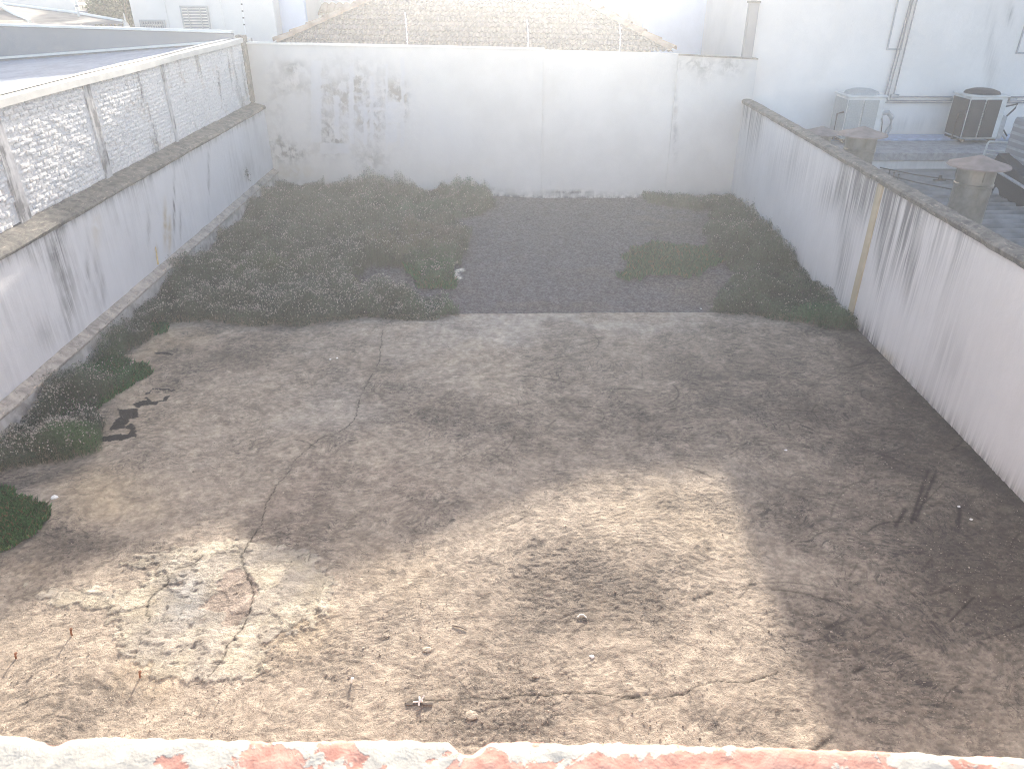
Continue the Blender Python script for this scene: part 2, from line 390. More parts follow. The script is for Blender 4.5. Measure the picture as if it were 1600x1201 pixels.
def build_slab():
    xs = np.arange(-6.13, 5.93, .0125)
    ys = np.concatenate([np.arange(.3, 3.2, .1), np.arange(3.2, 9.4, .0125), np.arange(9.4, EDGE_Y+.001, .0212)])
    ys[-1] = EDGE_Y
    X, Y = np.meshgrid(xs, ys); X = X.ravel(); Y = Y.ravel()
    Z = slab_h(X, Y)
    px, py = px_of(X, Y, np.zeros_like(X))
    w1 = fbm(X*1.1, Y*1.1, 41, 5) - .5; w2 = fbm(X*4, Y*4, 43, 5)-.5; w3 = fbm(X*16, Y*16, 45, 4)-.5
    wpx = px + 70*(fbm(X*1.3, Y*1.3, 51, 4)-.5)*2; wpy = py + 45*(fbm(X*1.3, Y*1.3, 57, 4)-.5)*2
    wwx = X + .5*fbm(X*.9, Y*.9, 131, 3); wwy = Y + .5*fbm(X*.9+7, Y*.9, 132, 3)
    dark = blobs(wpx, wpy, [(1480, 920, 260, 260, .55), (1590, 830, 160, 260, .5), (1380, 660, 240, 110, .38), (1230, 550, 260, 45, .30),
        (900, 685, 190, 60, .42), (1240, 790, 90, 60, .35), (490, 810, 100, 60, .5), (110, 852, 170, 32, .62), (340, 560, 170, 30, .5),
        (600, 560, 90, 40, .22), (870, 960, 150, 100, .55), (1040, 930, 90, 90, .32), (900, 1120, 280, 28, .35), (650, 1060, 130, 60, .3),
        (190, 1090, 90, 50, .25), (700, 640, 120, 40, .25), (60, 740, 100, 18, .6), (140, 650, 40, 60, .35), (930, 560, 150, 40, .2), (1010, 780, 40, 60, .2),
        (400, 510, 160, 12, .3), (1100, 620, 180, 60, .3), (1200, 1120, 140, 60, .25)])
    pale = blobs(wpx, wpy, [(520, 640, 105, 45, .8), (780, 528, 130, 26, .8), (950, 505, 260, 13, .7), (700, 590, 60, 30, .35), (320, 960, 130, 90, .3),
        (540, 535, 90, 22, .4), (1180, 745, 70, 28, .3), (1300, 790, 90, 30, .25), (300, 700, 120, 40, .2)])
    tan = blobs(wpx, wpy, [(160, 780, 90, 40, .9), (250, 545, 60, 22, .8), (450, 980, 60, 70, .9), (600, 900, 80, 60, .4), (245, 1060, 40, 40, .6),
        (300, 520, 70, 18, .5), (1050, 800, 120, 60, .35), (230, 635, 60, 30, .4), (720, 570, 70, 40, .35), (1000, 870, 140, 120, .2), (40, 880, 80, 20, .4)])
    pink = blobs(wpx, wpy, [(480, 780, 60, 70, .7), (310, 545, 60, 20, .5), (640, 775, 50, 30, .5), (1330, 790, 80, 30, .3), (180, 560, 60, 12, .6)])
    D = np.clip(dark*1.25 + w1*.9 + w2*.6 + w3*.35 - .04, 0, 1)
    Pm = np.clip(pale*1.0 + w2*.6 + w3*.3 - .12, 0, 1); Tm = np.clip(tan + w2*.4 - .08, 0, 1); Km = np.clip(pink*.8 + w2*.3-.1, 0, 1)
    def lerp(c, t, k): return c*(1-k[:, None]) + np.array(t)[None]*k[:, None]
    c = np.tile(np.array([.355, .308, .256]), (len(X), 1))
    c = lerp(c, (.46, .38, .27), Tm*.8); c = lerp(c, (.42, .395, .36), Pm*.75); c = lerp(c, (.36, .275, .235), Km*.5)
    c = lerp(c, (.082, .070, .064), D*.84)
    fle = np.clip(.45 + D*.7 + w1*.5 - Pm*.45 - Tm*.25, 0.04, 1)
    n30 = fbm(wwx*22, wwy*34, 97, 3, .6); pit = sst(.47, .37, n30)*np.clip(fle*1.15, 0, 1); Z -= .006*pit; c = lerp(c, (.07, .062, .058), pit*.48)
    hi_ = sst(.60, .70, n30); c = c*(1+.16*hi_[:, None])
    # peeling skim coat, lower left
    pk = blobs(px, py, [(330, 960, 150, 95, 1.0), (420, 880, 110, 45, .6), (250, 1000, 90, 60, .5), (340, 1050, 60, 30, .4), (470, 920, 70, 40, .5), (110, 930, 80, 24, .7), (330, 870, 150, 18, .5)])
    e = pk + w2*.75 + w1*.4 + w3*.55
    peel = sst(.60, .63, e)
    skim = lerp(np.tile(np.array([.305, .28, .245]), (len(X), 1)), (.37, .335, .27), np.clip(w2*3+.4, 0, 1))
    skim = lerp(skim, (.25, .25, .245), np.clip(blobs(px, py, [(290, 940, 45, 50, 1.0)])+w3*.6-.15, 0, 1))
    inner = inpoly(px + 16*w3, py + 12*w3, [(352, 892), (372, 885), (398, 905), (405, 930), (385, 955), (360, 985), (345, 980), (352, 955), (312, 955), (318, 938), (335, 925)])
    c = c*(1-peel[:, None]) + skim*peel[:, None]
    c[inner] = np.array([.29, .245, .21])*(1+w3[inner, None]*.5)
    fle = fle*(1-peel) + (.25 + .6*np.clip(w2*3, 0, 1))*peel
    Z = Z + peel*.009 - inner*.007
    rim = np.exp(-((e-.605)/.02)**2)*(pk > .25); 
    c *= (1-.40*rim[:, None])  # shadow lines along the flake edges, painted into the colour here and below
    fl_ = fbm(X*5, Y*5, 95, 6); rim2 = (np.exp(-((fl_-.5)/.008)**2) + .7*np.exp(-((fl_-.56)/.007)**2))*np.clip(pk*1.6-.2, 0, 1)
    c *= (1-.62*np.clip(rim2, 0, 1)[:, None]); Z += .006*sst(.495, .505, fl_)*np.clip(pk*1.6-.2, 0, 1)
    c *= (1+.22*((fl_ > .5)*np.clip(pk*1.6-.2, 0, 1))[:, None])
    # blown flakes and pits
    rgp = np.random.default_rng(3)
    pits = [(806, 410), (255, 1), ]
    PIT = [(268, 915, .055), (282, 915, .04), (304, 923, .05), (260, 951, .05), (248, 936, .03), (246, 955, .025), (298, 978, .055), (311, 992, .03), (303, 1010, .07), (318, 1022, .025), (310, 1029, .04), (367, 1000, .05), (344, 1036, .045), (392, 957, .035), (269, 1037, .03), (280, 1012, .035), (262, 997, .03), (258, 895, .04), (350, 1006, .02), (403, 995, .03), (253, 1042, .02)]
    for k in range(90):
        a = rgp.normal(0, 1, 2); PIT.append((310+75*a[0], 980+48*a[1], rgp.uniform(.004, .012)))
    for qx, qy, r in PIT:
        r = r*.6
        w = Zp(qx, qy); dd = np.hypot((X-w[0])*(1+.6*math.sin(qx)), (Y-w[1])*(1.2+.5*math.cos(qy))) + w3*r*1.2
        k = sst(r*1.0, r*.75, dd); c = lerp(c, (.15, .13, .12), k*.75); Z -= k*min(.012, r*.3)
    # tar
    T1 = [(184,640),(215,637),(216,652),(203,656),(192,667),(206,661),(213,668),(212,680),(200,686),(156,690),(159,683),(180,680),(200,677),(204,671),(195,669),(182,672),(170,671),(180,660),(187,650)]
    T2 = [(207,632),(225,625),(230,620),(236,626),(250,626),(258,617),(266,616),(262,623),(247,631),(228,632),(214,637)]
    qx, qy = px+8*w3, py+5*w3
    tar = inpoly(qx, qy, T1) | inpoly(qx, qy, T2) | (seg_dist(qx, qy, [(228, 616), (240, 608), (272, 609)]) < 1.0) | (seg_dist(qx, qy, [(243, 551), (262, 552), (270, 554)]) < 1.6)
    c[tar] = (.030, .029, .032); Z[tar] += .004; fle[tar] = 0
    # cracks
    for i, (pts, wd) in enumerate(CRACKS):
        W = crack_world(pts, i); A = np.array(W)
        sel = np.where((X > A[:,0].min()-.1) & (X < A[:,0].max()+.1) & (Y > A[:,1].min()-.1) & (Y < A[:,1].max()+.1))[0]
        d = seg_dist(X[sel], Y[sel], W); wd = wd*.5*(.6+.9*vn(X[sel]*7, Y[sel]*7, 4)); k = np.exp(-(d/wd)**2)*(.55+.45*(wd > .004)); hal = np.exp(-(d/.05)**2)
        c[sel] = c[sel]*(1-.10*hal[:, None]); c[sel] = c[sel]*(1-k[:, None]*.85); Z[sel] -= k*.005
    # dark scrape marks on the right
    for pts in ([(1452, 733), (1444, 752), (1424, 815)], [(1463, 735), (1453, 760), (1430, 812)], [(1415, 795), (1400, 820)], [(1500, 792), (1497, 830)], [(1085, 935), (1112, 925)], [(1255,1185),(1300,1150)], [(1290, 980), (1325, 968)], [(1335, 1050), (1352, 1040)]):
        W = [Zp(*p)[:2] for p in pts]; d = seg_dist(X, Y, W)+.02*w3; k = np.exp(-(d/.022)**2); c = lerp(c, (.035, .03, .03), k*.8); Z -= k*.006
    # long curved scuffs and float marks, darker and paler
    rga = np.random.default_rng(19)
    for q in range(150):
        cx = rga.uniform(-1.0, 5.4); cyq = rga.uniform(3.8, 10.8); L = rga.uniform(.15, .75); a0 = rga.normal(.15, .5); cu = rga.normal(0, .9)
        if cx < 1.2 and rga.random() < .6: continue
        P_ = [(cx, cyq)]; a1 = a0
        for k_ in range(6): a1 += cu*L/6*1.6; P_.append((P_[-1][0]+math.cos(a1)*L/6, P_[-1][1]+math.sin(a1)*L/6))
        A = np.array(P_); sel = np.where((X > A[:,0].min()-.06) & (X < A[:,0].max()+.06) & (Y > A[:,1].min()-.06) & (Y < A[:,1].max()+.06))[0]
        if not len(sel): continue
        d = seg_dist(X[sel], Y[sel], P_)+.012*w3[sel]; k = np.exp(-(d/rga.uniform(.006, .014))**2)*rga.uniform(.35, .8)
        if rga.random() < .72: c[sel] = c[sel]*(1-k[:, None]*.75); Z[sel] -= k*.006
        else: c[sel] = c[sel]*(1+k[:, None]*.45); Z[sel] += k*.004
    # darker line along the right wall
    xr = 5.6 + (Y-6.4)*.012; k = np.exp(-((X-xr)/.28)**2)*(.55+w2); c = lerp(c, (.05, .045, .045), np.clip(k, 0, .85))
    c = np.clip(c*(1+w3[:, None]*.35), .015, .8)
    F = grid_faces(len(xs), len(ys))
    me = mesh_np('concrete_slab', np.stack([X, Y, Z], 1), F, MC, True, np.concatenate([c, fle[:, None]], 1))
    o = link('concrete_slab', me, kind='structure', label='stained grey and beige concrete yard slab with cracks and moss')
    MB().box((-6.13, EDGE_Y-.05, -.3), (5.93, EDGE_Y-.002, -.03)).build('slab_edge', M_cap, o)
    return o
build_slab()

def build_gravel():
    xs = np.arange(-6.4, 6.2, .03); ys = np.arange(EDGE_Y-.04, 20.8, .03)
    X, Y = np.meshgrid(xs, ys); X = X.ravel(); Y = Y.ravel()
    Z = -.045 + .03*(fbm(X*1.2, Y*1.2, 3, 4)-.5) + .014*(fbm(X*14, Y*14, 4, 2)-.5)
    px, py = px_of(X, Y, np.zeros_like(X)); w2 = fbm(X*3, Y*3, 12, 5)-.5; w3 = fbm(X*14, Y*14, 13, 3)-.5
    c = np.tile(np.array([.108, .102, .110]), (len(X), 1))
    def lerp(c, t, k): return c*(1-k[:, None]) + np.array(t)[None]*k[:, None]
    k = np.clip(blobs(px+30*w2*2, py+14*w2*2, [(1080, 440, 70, 20, .7), (1060, 355, 60, 25, .5), (640, 430, 50, 16, .2), (880, 475, 90, 10, .4), (1120, 465, 80, 14, .5), (930, 420, 60, 14, .3)])+w2*.5, 0, 1)
    c = lerp(c, (.14, .115, .095), k)
    for L in ([(722, 365), (722, 385)], [(719, 383), (724, 385)], [(705, 392), (703, 400)], [(703, 408), (697, 428)], [(712, 405), (704, 408)], [(714, 420), (721, 418)], [(704, 428), (716, 430)], [(712, 425), (713, 432)], [(719, 378), (715, 382)]):
        W = [Zp(*p)[:2] for p in L]; d = seg_dist(X*1.6, Y, [(a*1.6, b) for a, b in W]) + .16*w3 + .05*w2
        c = lerp(c, (.62, .59, .52), sst(.115, .085, d))
    c = c*(1+w3[:, None]*.6)
    link('gravel_yard', mesh_np('gravel_yard', np.stack([X, Y, Z], 1), grid_faces(len(xs), len(ys)), MG, True, np.concatenate([c, np.ones((len(X), 1))], 1)), kind='structure')
build_gravel()

def build_grit():
    rg = np.random.default_rng(77); n = 9000
    px = rg.uniform(0, 1600, n*3); py = rg.uniform(520, 1160, n*3)
    d = np.stack([(px-800)/FPX, -(py-600.5)/FPX], 1)
    dy = d[:, 1]*sp_+cp_; dz = d[:, 1]*cp_-sp_; X = (d[:, 0]*cy_+dy*sy_)*(CAMH/-dz); Y = (-d[:, 0]*sy_+dy*cy_)*(CAMH/-dz)
    ok = (X > -6) & (X < 5.5) & (fbm(X*1.3, Y*1.3, 91, 4) > rg.uniform(.35, .62, n*3)); X = X[ok][:n]; Y = Y[ok][:n]; n = len(X)
    r = rg.uniform(.0025, .0065, n)*(1+1.2*(rg.random(n) < .04)); Z = slab_h(X, Y)
    ox = np.array([[1,.2,0],[-1,0,.1],[.1,1,0],[0,-1,.1],[0,0,.8],[0,0,-.6]])
    J = ox[None]*rg.uniform(.6, 1.3, (n, 6, 3)); a = rg.uniform(0, 6.28, n); ca = np.cos(a)[:, None]; sa = np.sin(a)[:, None]
    J = np.stack([J[..., 0]*ca-J[..., 1]*sa, J[..., 0]*sa+J[..., 1]*ca, J[..., 2]], 2)
    V = (np.stack([X, Y, Z+r*.3], 1)[:, None, :]+J*r[:, None, None]).reshape(-1, 3)
    fi = np.array([[0,2,4],[2,1,4],[1,3,4],[3,0,4],[2,0,5],[1,2,5],[3,1,5],[0,3,5]]); F = (fi[None]+6*np.arange(n)[:, None, None]).reshape(-1, 3)
    cc = np.array([.30, .26, .22])*rg.uniform(.35, 1.6, (n, 1)); cc = np.concatenate([cc, np.ones((n, 1))], 1)
    link('loose_grit', mesh_np('loose_grit', V, F, M_flower, False, np.repeat(cc, 6, 0)), kind='stuff', label='loose sand grains and small crumbs scattered on the concrete slab')
build_grit()

# ------------------------------------------------------------------ walls as subdivided sheets with a stain attribute and real thickness
def sheet(name, p00, p10, p11, p01, step, thick, mat, stain=None, parent=None, wav=.008, seed=1, **p):
    p00, p10, p11, p01 = [np.array(v, float) for v in (p00, p10, p11, p01)]
    nu = max(2, int(np.linalg.norm(p10-p00)/step)+1); nv = max(2, int(np.linalg.norm(p01-p00)/step)+1)
    U, V = np.meshgrid(np.linspace(0, 1, nu), np.linspace(0, 1, nv)); U = U.ravel()[:, None]; V = V.ravel()[:, None]
    Q = p00*(1-U)*(1-V) + p10*U*(1-V) + p11*U*V + p01*(1-U)*V
    n = np.cross(p10-p00, p01-p00); n /= np.linalg.norm(n)
    lu, lv = np.linalg.norm(p10-p00), np.linalg.norm(p01-p00)
    Q = Q + n*((fbm(U[:, 0]*lu*1.2, V[:, 0]*lv*1.2, seed, 4)-.5)*2*wav)[:, None]
    if stain is None: col = np.zeros((len(Q), 4)); col[:, 3] = 1
    else: col = stain(Q)
    F = grid_faces(nu, nv).tolist()
    b = [v - n*thick for v in (p00, p10, p11, p01)]; k = len(Q)
    bot = list(range(nu)); top = [(nv-1)*nu+i for i in range(nu)]; lef = [j*nu for j in range(nv)]; rig = [j*nu+nu-1 for j in range(nv)]
    F += [[k, k+3, k+2, k+1], [k, k+1]+bot[::-1], top+[k+2, k+3], lef[::1]+[k+3, k], [k+1, k+2]+rig[::-1]]
    F[-4] = [k, k+1]+bot[::-1]
    Q = np.concatenate([Q, np.array(b)]); col = np.concatenate([col, np.zeros((4, 4))])
    return link(name, mesh_np(name, Q, F, mat, False, col), parent, **p)

def st_left(Q):
    px, py = px_of(Q[:, 0], Q[:, 1], Q[:, 2]); c = np.zeros((len(Q), 4)); c[:, 3] = .8
    top = np.clip((Q[:, 2]-1.78)/.2, 0, 1)
    wob = fbm(Q[:, 1]*6, Q[:, 2]*2, 2, 4)-.5
    c[:, 0] = .04+.28*np.clip(fbm(Q[:, 1]*1.1, Q[:, 2]*1.1, 36, 5)-.45, 0, 1)*2 + .62*top*(.8+wob) + blobs(px, py, [(88, 385, 9, 50, .5), (108, 470, 7, 45, .55), (98, 430, 6, 60, .35), (150, 430, 5, 40, .3), (160, 455, 5, 35, .35), (137, 420, 4, 45, .4), (272, 320, 1.8, 55, .9), (326, 275, 1.8, 50, .5), (282, 350, 1.5, 30, .5),(386, 275, 2, 10, .35), (70, 520, 20, 30, .25), (232, 360, 3, 25, .35), (60, 400, 30, 15, .3)])
    c[:, 1] = blobs(px, py, [(258, 350, 3, 30, .9), (265, 365, 3, 26, .8), (245, 395, 2, 14, .5), (150, 360, 8, 30, .3)])
    c[:, 2] = .25
    return c
def st_brick(Q):
    c = np.zeros((len(Q), 4)); return c
def st_right(Q):
    px, py = px_of(Q[:, 0], Q[:, 1], Q[:, 2]); c = np.zeros((len(Q), 4)); c[:, 3] = 1
    wob = fbm(Q[:, 1]*5, Q[:, 2]*1, 6, 4)
    ztop = 2.24 - Q[:, 2]
    near = sst(12.6, 11.2, Q[:, 1])*0
    lowf = sst(.42, .62, fbm(Q[:, 1]*.9, Q[:, 2]*.1, 68, 3)); c[:, 0] = .015 + (1.1*np.exp(-ztop/(.12+.5*lowf))*(wob*1.2)*(.2+.6*lowf)*(.45+blobs(px, py, [(1340, 290, 90, 90, .9), (1170, 170, 50, 50, .6), (1430, 330, 40, 60, .6)]))) + blobs(px, py, [(1345, 300, 45, 45, .4), (1320, 380, 10, 60, .35), (1312, 440, 7, 50, .3), (1395, 370, 22, 70, .45), (1420, 410, 13, 60, .45), (1375, 420, 8, 60, .35), (1300, 300, 25, 30, .3), (1180, 190, 14, 40, .4), (1240, 250, 30, 40, .3), (1350, 530, 20, 30, .5), (1450, 420, 40, 50, .12), (1480,560,30,60,.15)])
    low = np.exp(-Q[:, 2]/.10); c[:, 0] += low*.55
    c[:, 1] = blobs(px, py, [(1375, 560, 18, 14, .7)]) + low*.25
    return c
_b0 = Zp(430, 287); 
BL = np.array([-6.45, 20.33]); BM = np.array([.95, 19.0]); BR = np.array([5.85, 18.98])
def st_back(Q):
    px, py = px_of(Q[:, 0], Q[:, 1], Q[:, 2]); c = np.zeros((len(Q), 4)); c[:, 3] = .25
    wob = fbm(Q[:, 0]*2.5, Q[:, 2]*2.5, 22, 5)-.5
    m = blobs(px, py, [(460, 108, 30, 12, .75), (470, 135, 34, 12, .5), (455, 240, 28, 16, .75), (440, 225, 16, 25, .4), (520, 220, 16, 22, .95), (530, 150, 28, 45, .55), (565, 160, 20, 50, .5), (590, 180, 22, 60, .5), (618, 145, 12, 18, .8), (630, 165, 8, 30, .7), (570, 250, 20, 22, .45), (500, 160, 16, 50, .45), (430, 150, 14, 60, .2), (558, 140, 10, 14, .6)])
    rect = np.zeros(len(Q))
    for x0, y0, x1, y1 in ((486, 96, 502, 222), (522, 150, 530, 218), (545, 105, 553, 225), (568, 168, 574, 225), (578, 120, 584, 220), (602, 100, 606, 235), (604, 160, 626, 192), (560, 168, 600, 172), (500, 224, 545, 240), (606, 195, 620, 222), (626, 90, 632, 230)):
        rect = np.maximum(rect, ((px > x0) & (px < x1) & (py > y0) & (py < y1))*1.0)
    c[:, 0] = np.clip(m*(.85+wob*1.6), 0, 1)*(1-.85*rect)*1.0
    c[:, 0] += blobs(px, py, [(1080, 100, 26, 9, .5), (1140, 105, 20, 14, .5), (1100, 110, 14, 20, .3), (890, 300, 30, 3, .7), (740, 296, 40, 3, .5), (1055, 190, 4, 60, .3)])
    low = np.exp(-Q[:, 2]/.07); c[:, 0] += low*.45
    c[:, 2] = np.clip(blobs(px, py, [(560, 170, 70, 60, 1.0), (700, 210, 60, 40, .4)]) + rect*.3, 0, 1)*.9
    c[:, 1] = blobs(px, py, [(455, 270, 40, 12, .35)])
    return c

# left boundary wall: lower rendered part, plinth, ledge, white brick upper part
LX = -6.15
left = thing('boundary_wall', 'long white limewashed brick wall above a rendered lower wall on the left side', 'wall', (LX, 12, 0))
def atl(v, o): return tuple(np.array(v, float) - np.array(o.location))
def msheet(parent, *a, **k):
    o = sheet(*a, **k); o.parent = parent; o.location = tuple(-np.array(parent.location)); return o
Y0L, Y1L = .35, 20.45
msheet(left, 'lower_wall', (LX, Y0L, .36), (LX, Y1L, .36), (LX, Y1L, 2.0), (LX, Y0L, 2.0), .05, .25, MP_left, st_left, seed=3)
def pl_stain(Q):
    px, py = px_of(Q[:, 0], Q[:, 1], Q[:, 2]); c = np.zeros((len(Q), 4)); c[:, 3] = .3
    c[:, 0] = .28 + .5*(fbm(Q[:, 1]*3, Q[:, 2]*6, 8, 4)-.45) + .3*np.exp(-Q[:, 2]/.08); c[:, 1] = .15; return c
msheet(left, 'plinth', (LX+.13, Y0L, -.1), (LX+.13, Y1L, -.1), (LX+.12, Y1L, .355), (LX+.12, Y0L, .355), .05, .13, M_plinth, pl_stain, wav=.014, seed=4)
def rough_strip(name, prof, y0, y1, step, mat, parent, amp=.012, seed=1):
    ys = np.arange(y0, y1, step); n = len(prof)
    V = np.array([[(x, y, z) for (x, z) in prof] for y in ys]).reshape(-1, 3)
    a = fbm(V[:, 1]*3, V[:, 0]*20+V[:, 2]*20, seed, 4)-.5; b = fbm(V[:, 1]*3+50, V[:, 0]*20+V[:, 2]*13, seed+3, 4)-.5
    V[:, 0] += a*2*amp; V[:, 2] += b*2*amp
    o = link(name, mesh_np(name, V, grid_faces(n, len(ys)), mat, False), parent); o.location = tuple(-np.array(parent.location)); return o
rough_strip('plinth_top', [(LX+.005, .44), (LX+.03, .415), (LX+.07, .39), (LX+.11, .368), (LX+.138, .35), (LX+.137, .32)], Y0L, Y1L, .04, M_capl, left, .012, 5)
LEDGE = [(LX-.01, 1.93), (LX+.045, 1.945), (LX+.055, 1.985), (LX+.02, 2.02), (LX-.04, 2.035), (LX-.12, 2.05), (LX-.2, 2.065), (LX-.27, 2.09), (LX-.30, 2.12)]
rough_strip('ledge_coping', LEDGE, Y0L, Y1L, .03, M_cap, left, .016, 9)
BX = -6.42      # face of the brickwork
TOPZ = 3.55
msheet(left, 'brick_backing', (BX-.012, Y0L, 2.0), (BX-.012, Y1L, 2.0), (BX-.012, Y1L, TOPZ), (BX-.012, Y0L, TOPZ), .06, .2, MB_white, st_brick, wav=.006, seed=6)
# bricks
def brick_mesh(name, rg, L=.195, H=.055, D=.06):
    xs = np.linspace(-L/2, L/2, 5); zs = np.linspace(-H/2, H/2, 3)
    V = []; F = []
    for z in zs:
        for y in xs: V.append([0 + rg.uniform(-.005, .006), y+rg.uniform(-.004, .004), z+rg.uniform(-.003, .003)])
    n = 5
    for j in range(2):
        for i in range(4): F.append((j*n+i, j*n+i+1, (j+1)*n+i+1, (j+1)*n+i))
    ring = [0, 1, 2, 3, 4, 9, 14, 13, 12, 11, 10, 5]; k = len(V)
    cen = np.mean(V, 0)
    for i in list(ring):       # shoulder and back ring
        v = np.array(V[i]); V[i][0] -= .008; V.append([-D, v[1]*1.02, v[2]*1.05])
    for i in range(12): a, b = ring[i], ring[(i+1) % 12]; F.append((a, k+i, k+(i+1) % 12, b))
    V = [[v[0]+.0, v[1], v[2]] for v in V]
    return V, [f[::1] for f in F]
rb = np.random.default_rng(11)
BV = [brick_mesh('brick', rb) for _ in range(10)]
BM_ = [mesh_np('brick', v, f, MB_white, False) for v, f in BV]
bo = link('bricks_upper', None) if False else None
cells = []
CH, CLn = .0675, .212
nrow = int((TOPZ-2.10)/CH)
for r in range(nrow):
    y = 7.6 + (r % 2)*CLn*.5
    while y < 20.2:
        cells.append((y + rb.uniform(-.012, .012), 2.13 + r*CH + rb.uniform(-.006, .006))); y += CLn
def inview(c):
    p = px_of(BX, c[0], c[1]); return p[0] > -12
PILLARS = [(14, 260, .24), (152, 205, .20), (262, 150, .12), (399, 110, .26)]
PY = [(Xp(a, b, BX)[1], w) for a, b, w in PILLARS]
cells = [c for c in cells if inview(c) and not any(abs(c[0]-y) < w/2+.07 for y, w in PY)]
cells.sort(key=lambda c: math.hypot(c[0], c[1]-CAMH))
oo = np.array(left.location)
rest = MB()
def lumpy(y): return float(sst(15.0, 12.5, y))
for i, (y, z) in enumerate(cells):
    k = i % 10
    out = rb.uniform(-.004, .016)*(.35+.65*lumpy(y)); tilt = rb.uniform(-.035, .035)
    if i < 298:
        link('brick', BM_[rb.integers(10)], left, loc=(BX+out-oo[0], y-oo[1], z-oo[2]), rot=(tilt, 0, rb.uniform(-.05, .05)))
    else:
        V, F = BV[k]; V = np.array(V); ca, sa = math.cos(tilt), math.sin(tilt)
        W = V.copy(); W[:, 1] = V[:, 1]*ca - V[:, 2]*sa + y; W[:, 2] = V[:, 1]*sa + V[:, 2]*ca + z; W[:, 0] = V[:, 0] + BX + out
        rest.add(W, F)
o = rest.build('brick_courses', MB_white, left, kind='stuff'); o.location = tuple(-oo)
# squeezed-out mortar lumps between the bricks
lum = MB()
for (y, z) in cells:
    for q in range(3):
        if rb.random() < (.62 if lumpy(y) > .5 else .3)*(1 if q < 2 else .7):
            if q == 2: yy, zz, sy2, sz2 = y+CLn/2, z+rb.uniform(-.01, .01), rb.uniform(.006, .014), rb.uniform(.015, .03)
            else: yy, zz, sy2, sz2 = y+rb.uniform(-.1, .1), z+CH/2, rb.uniform(.02, .06), rb.uniform(.005, .013)
            x = BX-.012; hgt = rb.uniform(.012, .034)*(.45+.55*lumpy(y))
            P = [(x, yy-sy2, zz), (x, yy, zz-sz2), (x, yy+sy2, zz), (x, yy, zz+sz2), (x+hgt, yy+rb.uniform(-.4, .4)*sy2, zz-rb.uniform(0, .6)*sz2), (x+hgt*.8, yy+rb.uniform(0, .7)*sy2, zz)]
            lum.add(P, [(0, 1, 4), (1, 2, 5), (1, 5, 4), (2, 3, 5), (3, 0, 4), (3, 4, 5)])
o = lum.build('mortar_lumps', MB_white, left, kind='stuff'); o.location = tuple(-oo)
# rendered pillars in the brick wall
M_pil = mat_plaster('pillar_render', (.58, .58, .59), streak=(14, 9, .8))
for pxa, pya, w in ((14, 260, .24), (152, 205, .20), (262, 150, .12), (399, 110, .26)):
    y = Xp(pxa, pya, BX)[1]
    o = msheet(left, 'pillar', (BX+.022, y-w/2, 2.05), (BX+.022, y+w/2, 2.05), (BX+.016, y+w/2, TOPZ), (BX+.016, y-w/2, TOPZ), .03, .08, M_pil, lambda Q: np.stack([.25+.6*sst(.4, .6, fbm(Q[:, 1]*8, Q[:, 2]*2.5, 5, 4)), Q[:, 0]*0, Q[:, 0]*0, Q[:, 0]*0+.5], 1), wav=.012, seed=int(pxa)+2)
# metal flashing along the top of the brick wall
fl = thing('roof_flashing', 'bright white metal flashing running along the top of the brick wall', 'flashing', (BX, 12, TOPZ))
def prof_strip(name, prof, y0, y1, mat, parent, n=24, thick=.004, wob=.006):
    m = MB(); ys = np.linspace(y0, y1, n); pr = list(prof)
    V = [(x+math.sin(y*2.1)*wob*.3, y, z+math.sin(y*1.3+x*9)*wob) for y in ys for x, z in pr]
    k = len(pr); F = [(i*k+j, i*k+j+1, (i+1)*k+j+1, (i+1)*k+j) for i in range(n-1) for j in range(k-1)]
    m.add(V, F); nv = len(V)
    m.add([(x, y, z-thick) for x, y, z in V], [f[::-1] for f in F])
    o = m.build(name, mat, parent); o.location = tuple(-np.array(parent.location)); return o
prof_strip('drip_edge', [(BX+.055, TOPZ-.045), (BX+.058, TOPZ+.05), (BX+.02, TOPZ+.062), (BX-.10, TOPZ+.06)], .35, 20.3, M_flash, fl)
prof_strip('inner_flashing', [(BX-.10, TOPZ+.075), (BX-.14, TOPZ+.085), (BX-.30, TOPZ+.06), (BX-.34, TOPZ+.0)], .35, 20.3, M_flash, fl)
# cement knob at the far end of the wall
e_ = thing('wall_end_pier', 'grey weathered end pier of the brick wall at the back corner', 'pier', (BX, 20.3, 2.1))
V = MB().box((BX-.15, 20.12, 2.1), (BX+.075, 20.42, 3.66), .03)
for q in range(len(V.V)): V.V[q] = tuple(np.array(V.V[q]) + rng.uniform(-.012, .012, 3))
o = V.build('pier_shaft', M_cap, e_); o.location = tuple(-np.array(e_.location))

# back wall
back = thing('back_wall', 'tall off-white rendered back wall with grey mould and repainted patches', 'wall', (0, 19.2, 0))
msheet(back, 'wall_left_section', (BL[0], BL[1], -.2), (BM[0], BM[1], -.2), (BM[0], BM[1], 3.43), (BL[0], BL[1], 3.48), .035, .18, MP_back, st_back, seed=14)
xk = .95+(1.18-.95)
msheet(back, 'wall_middle_section', (BM[0]+.003, BM[1]+.012, -.2), (4.12, 18.99, -.2), (4.12, 18.99, 3.34), (BM[0]+.003, BM[1]+.012, 3.42), .05, .16, MP_back, st_back, seed=15)
msheet(back, 'wall_right_section', (4.124, 18.975, -.2), (6.0, 18.955, -.2), (6.0, 18.955, 3.21), (4.124, 18.975, 3.30), .04, .18, MP_back, st_back, seed=16)
msheet(back, 'joint_strip', (1.0, 18.985, -.1), (1.2, 18.985, -.1), (1.2, 18.985, 3.0), (1.0, 18.985, 3.0), .05, .02, MP_back, st_back, seed=17)
p0, p1 = BL + (BM-BL)*.0, BL + (BM-BL)*.62
m = MB()
d = (BM-BL)/np.linalg.norm(BM-BL); nn = np.array([d[1], -d[0]])
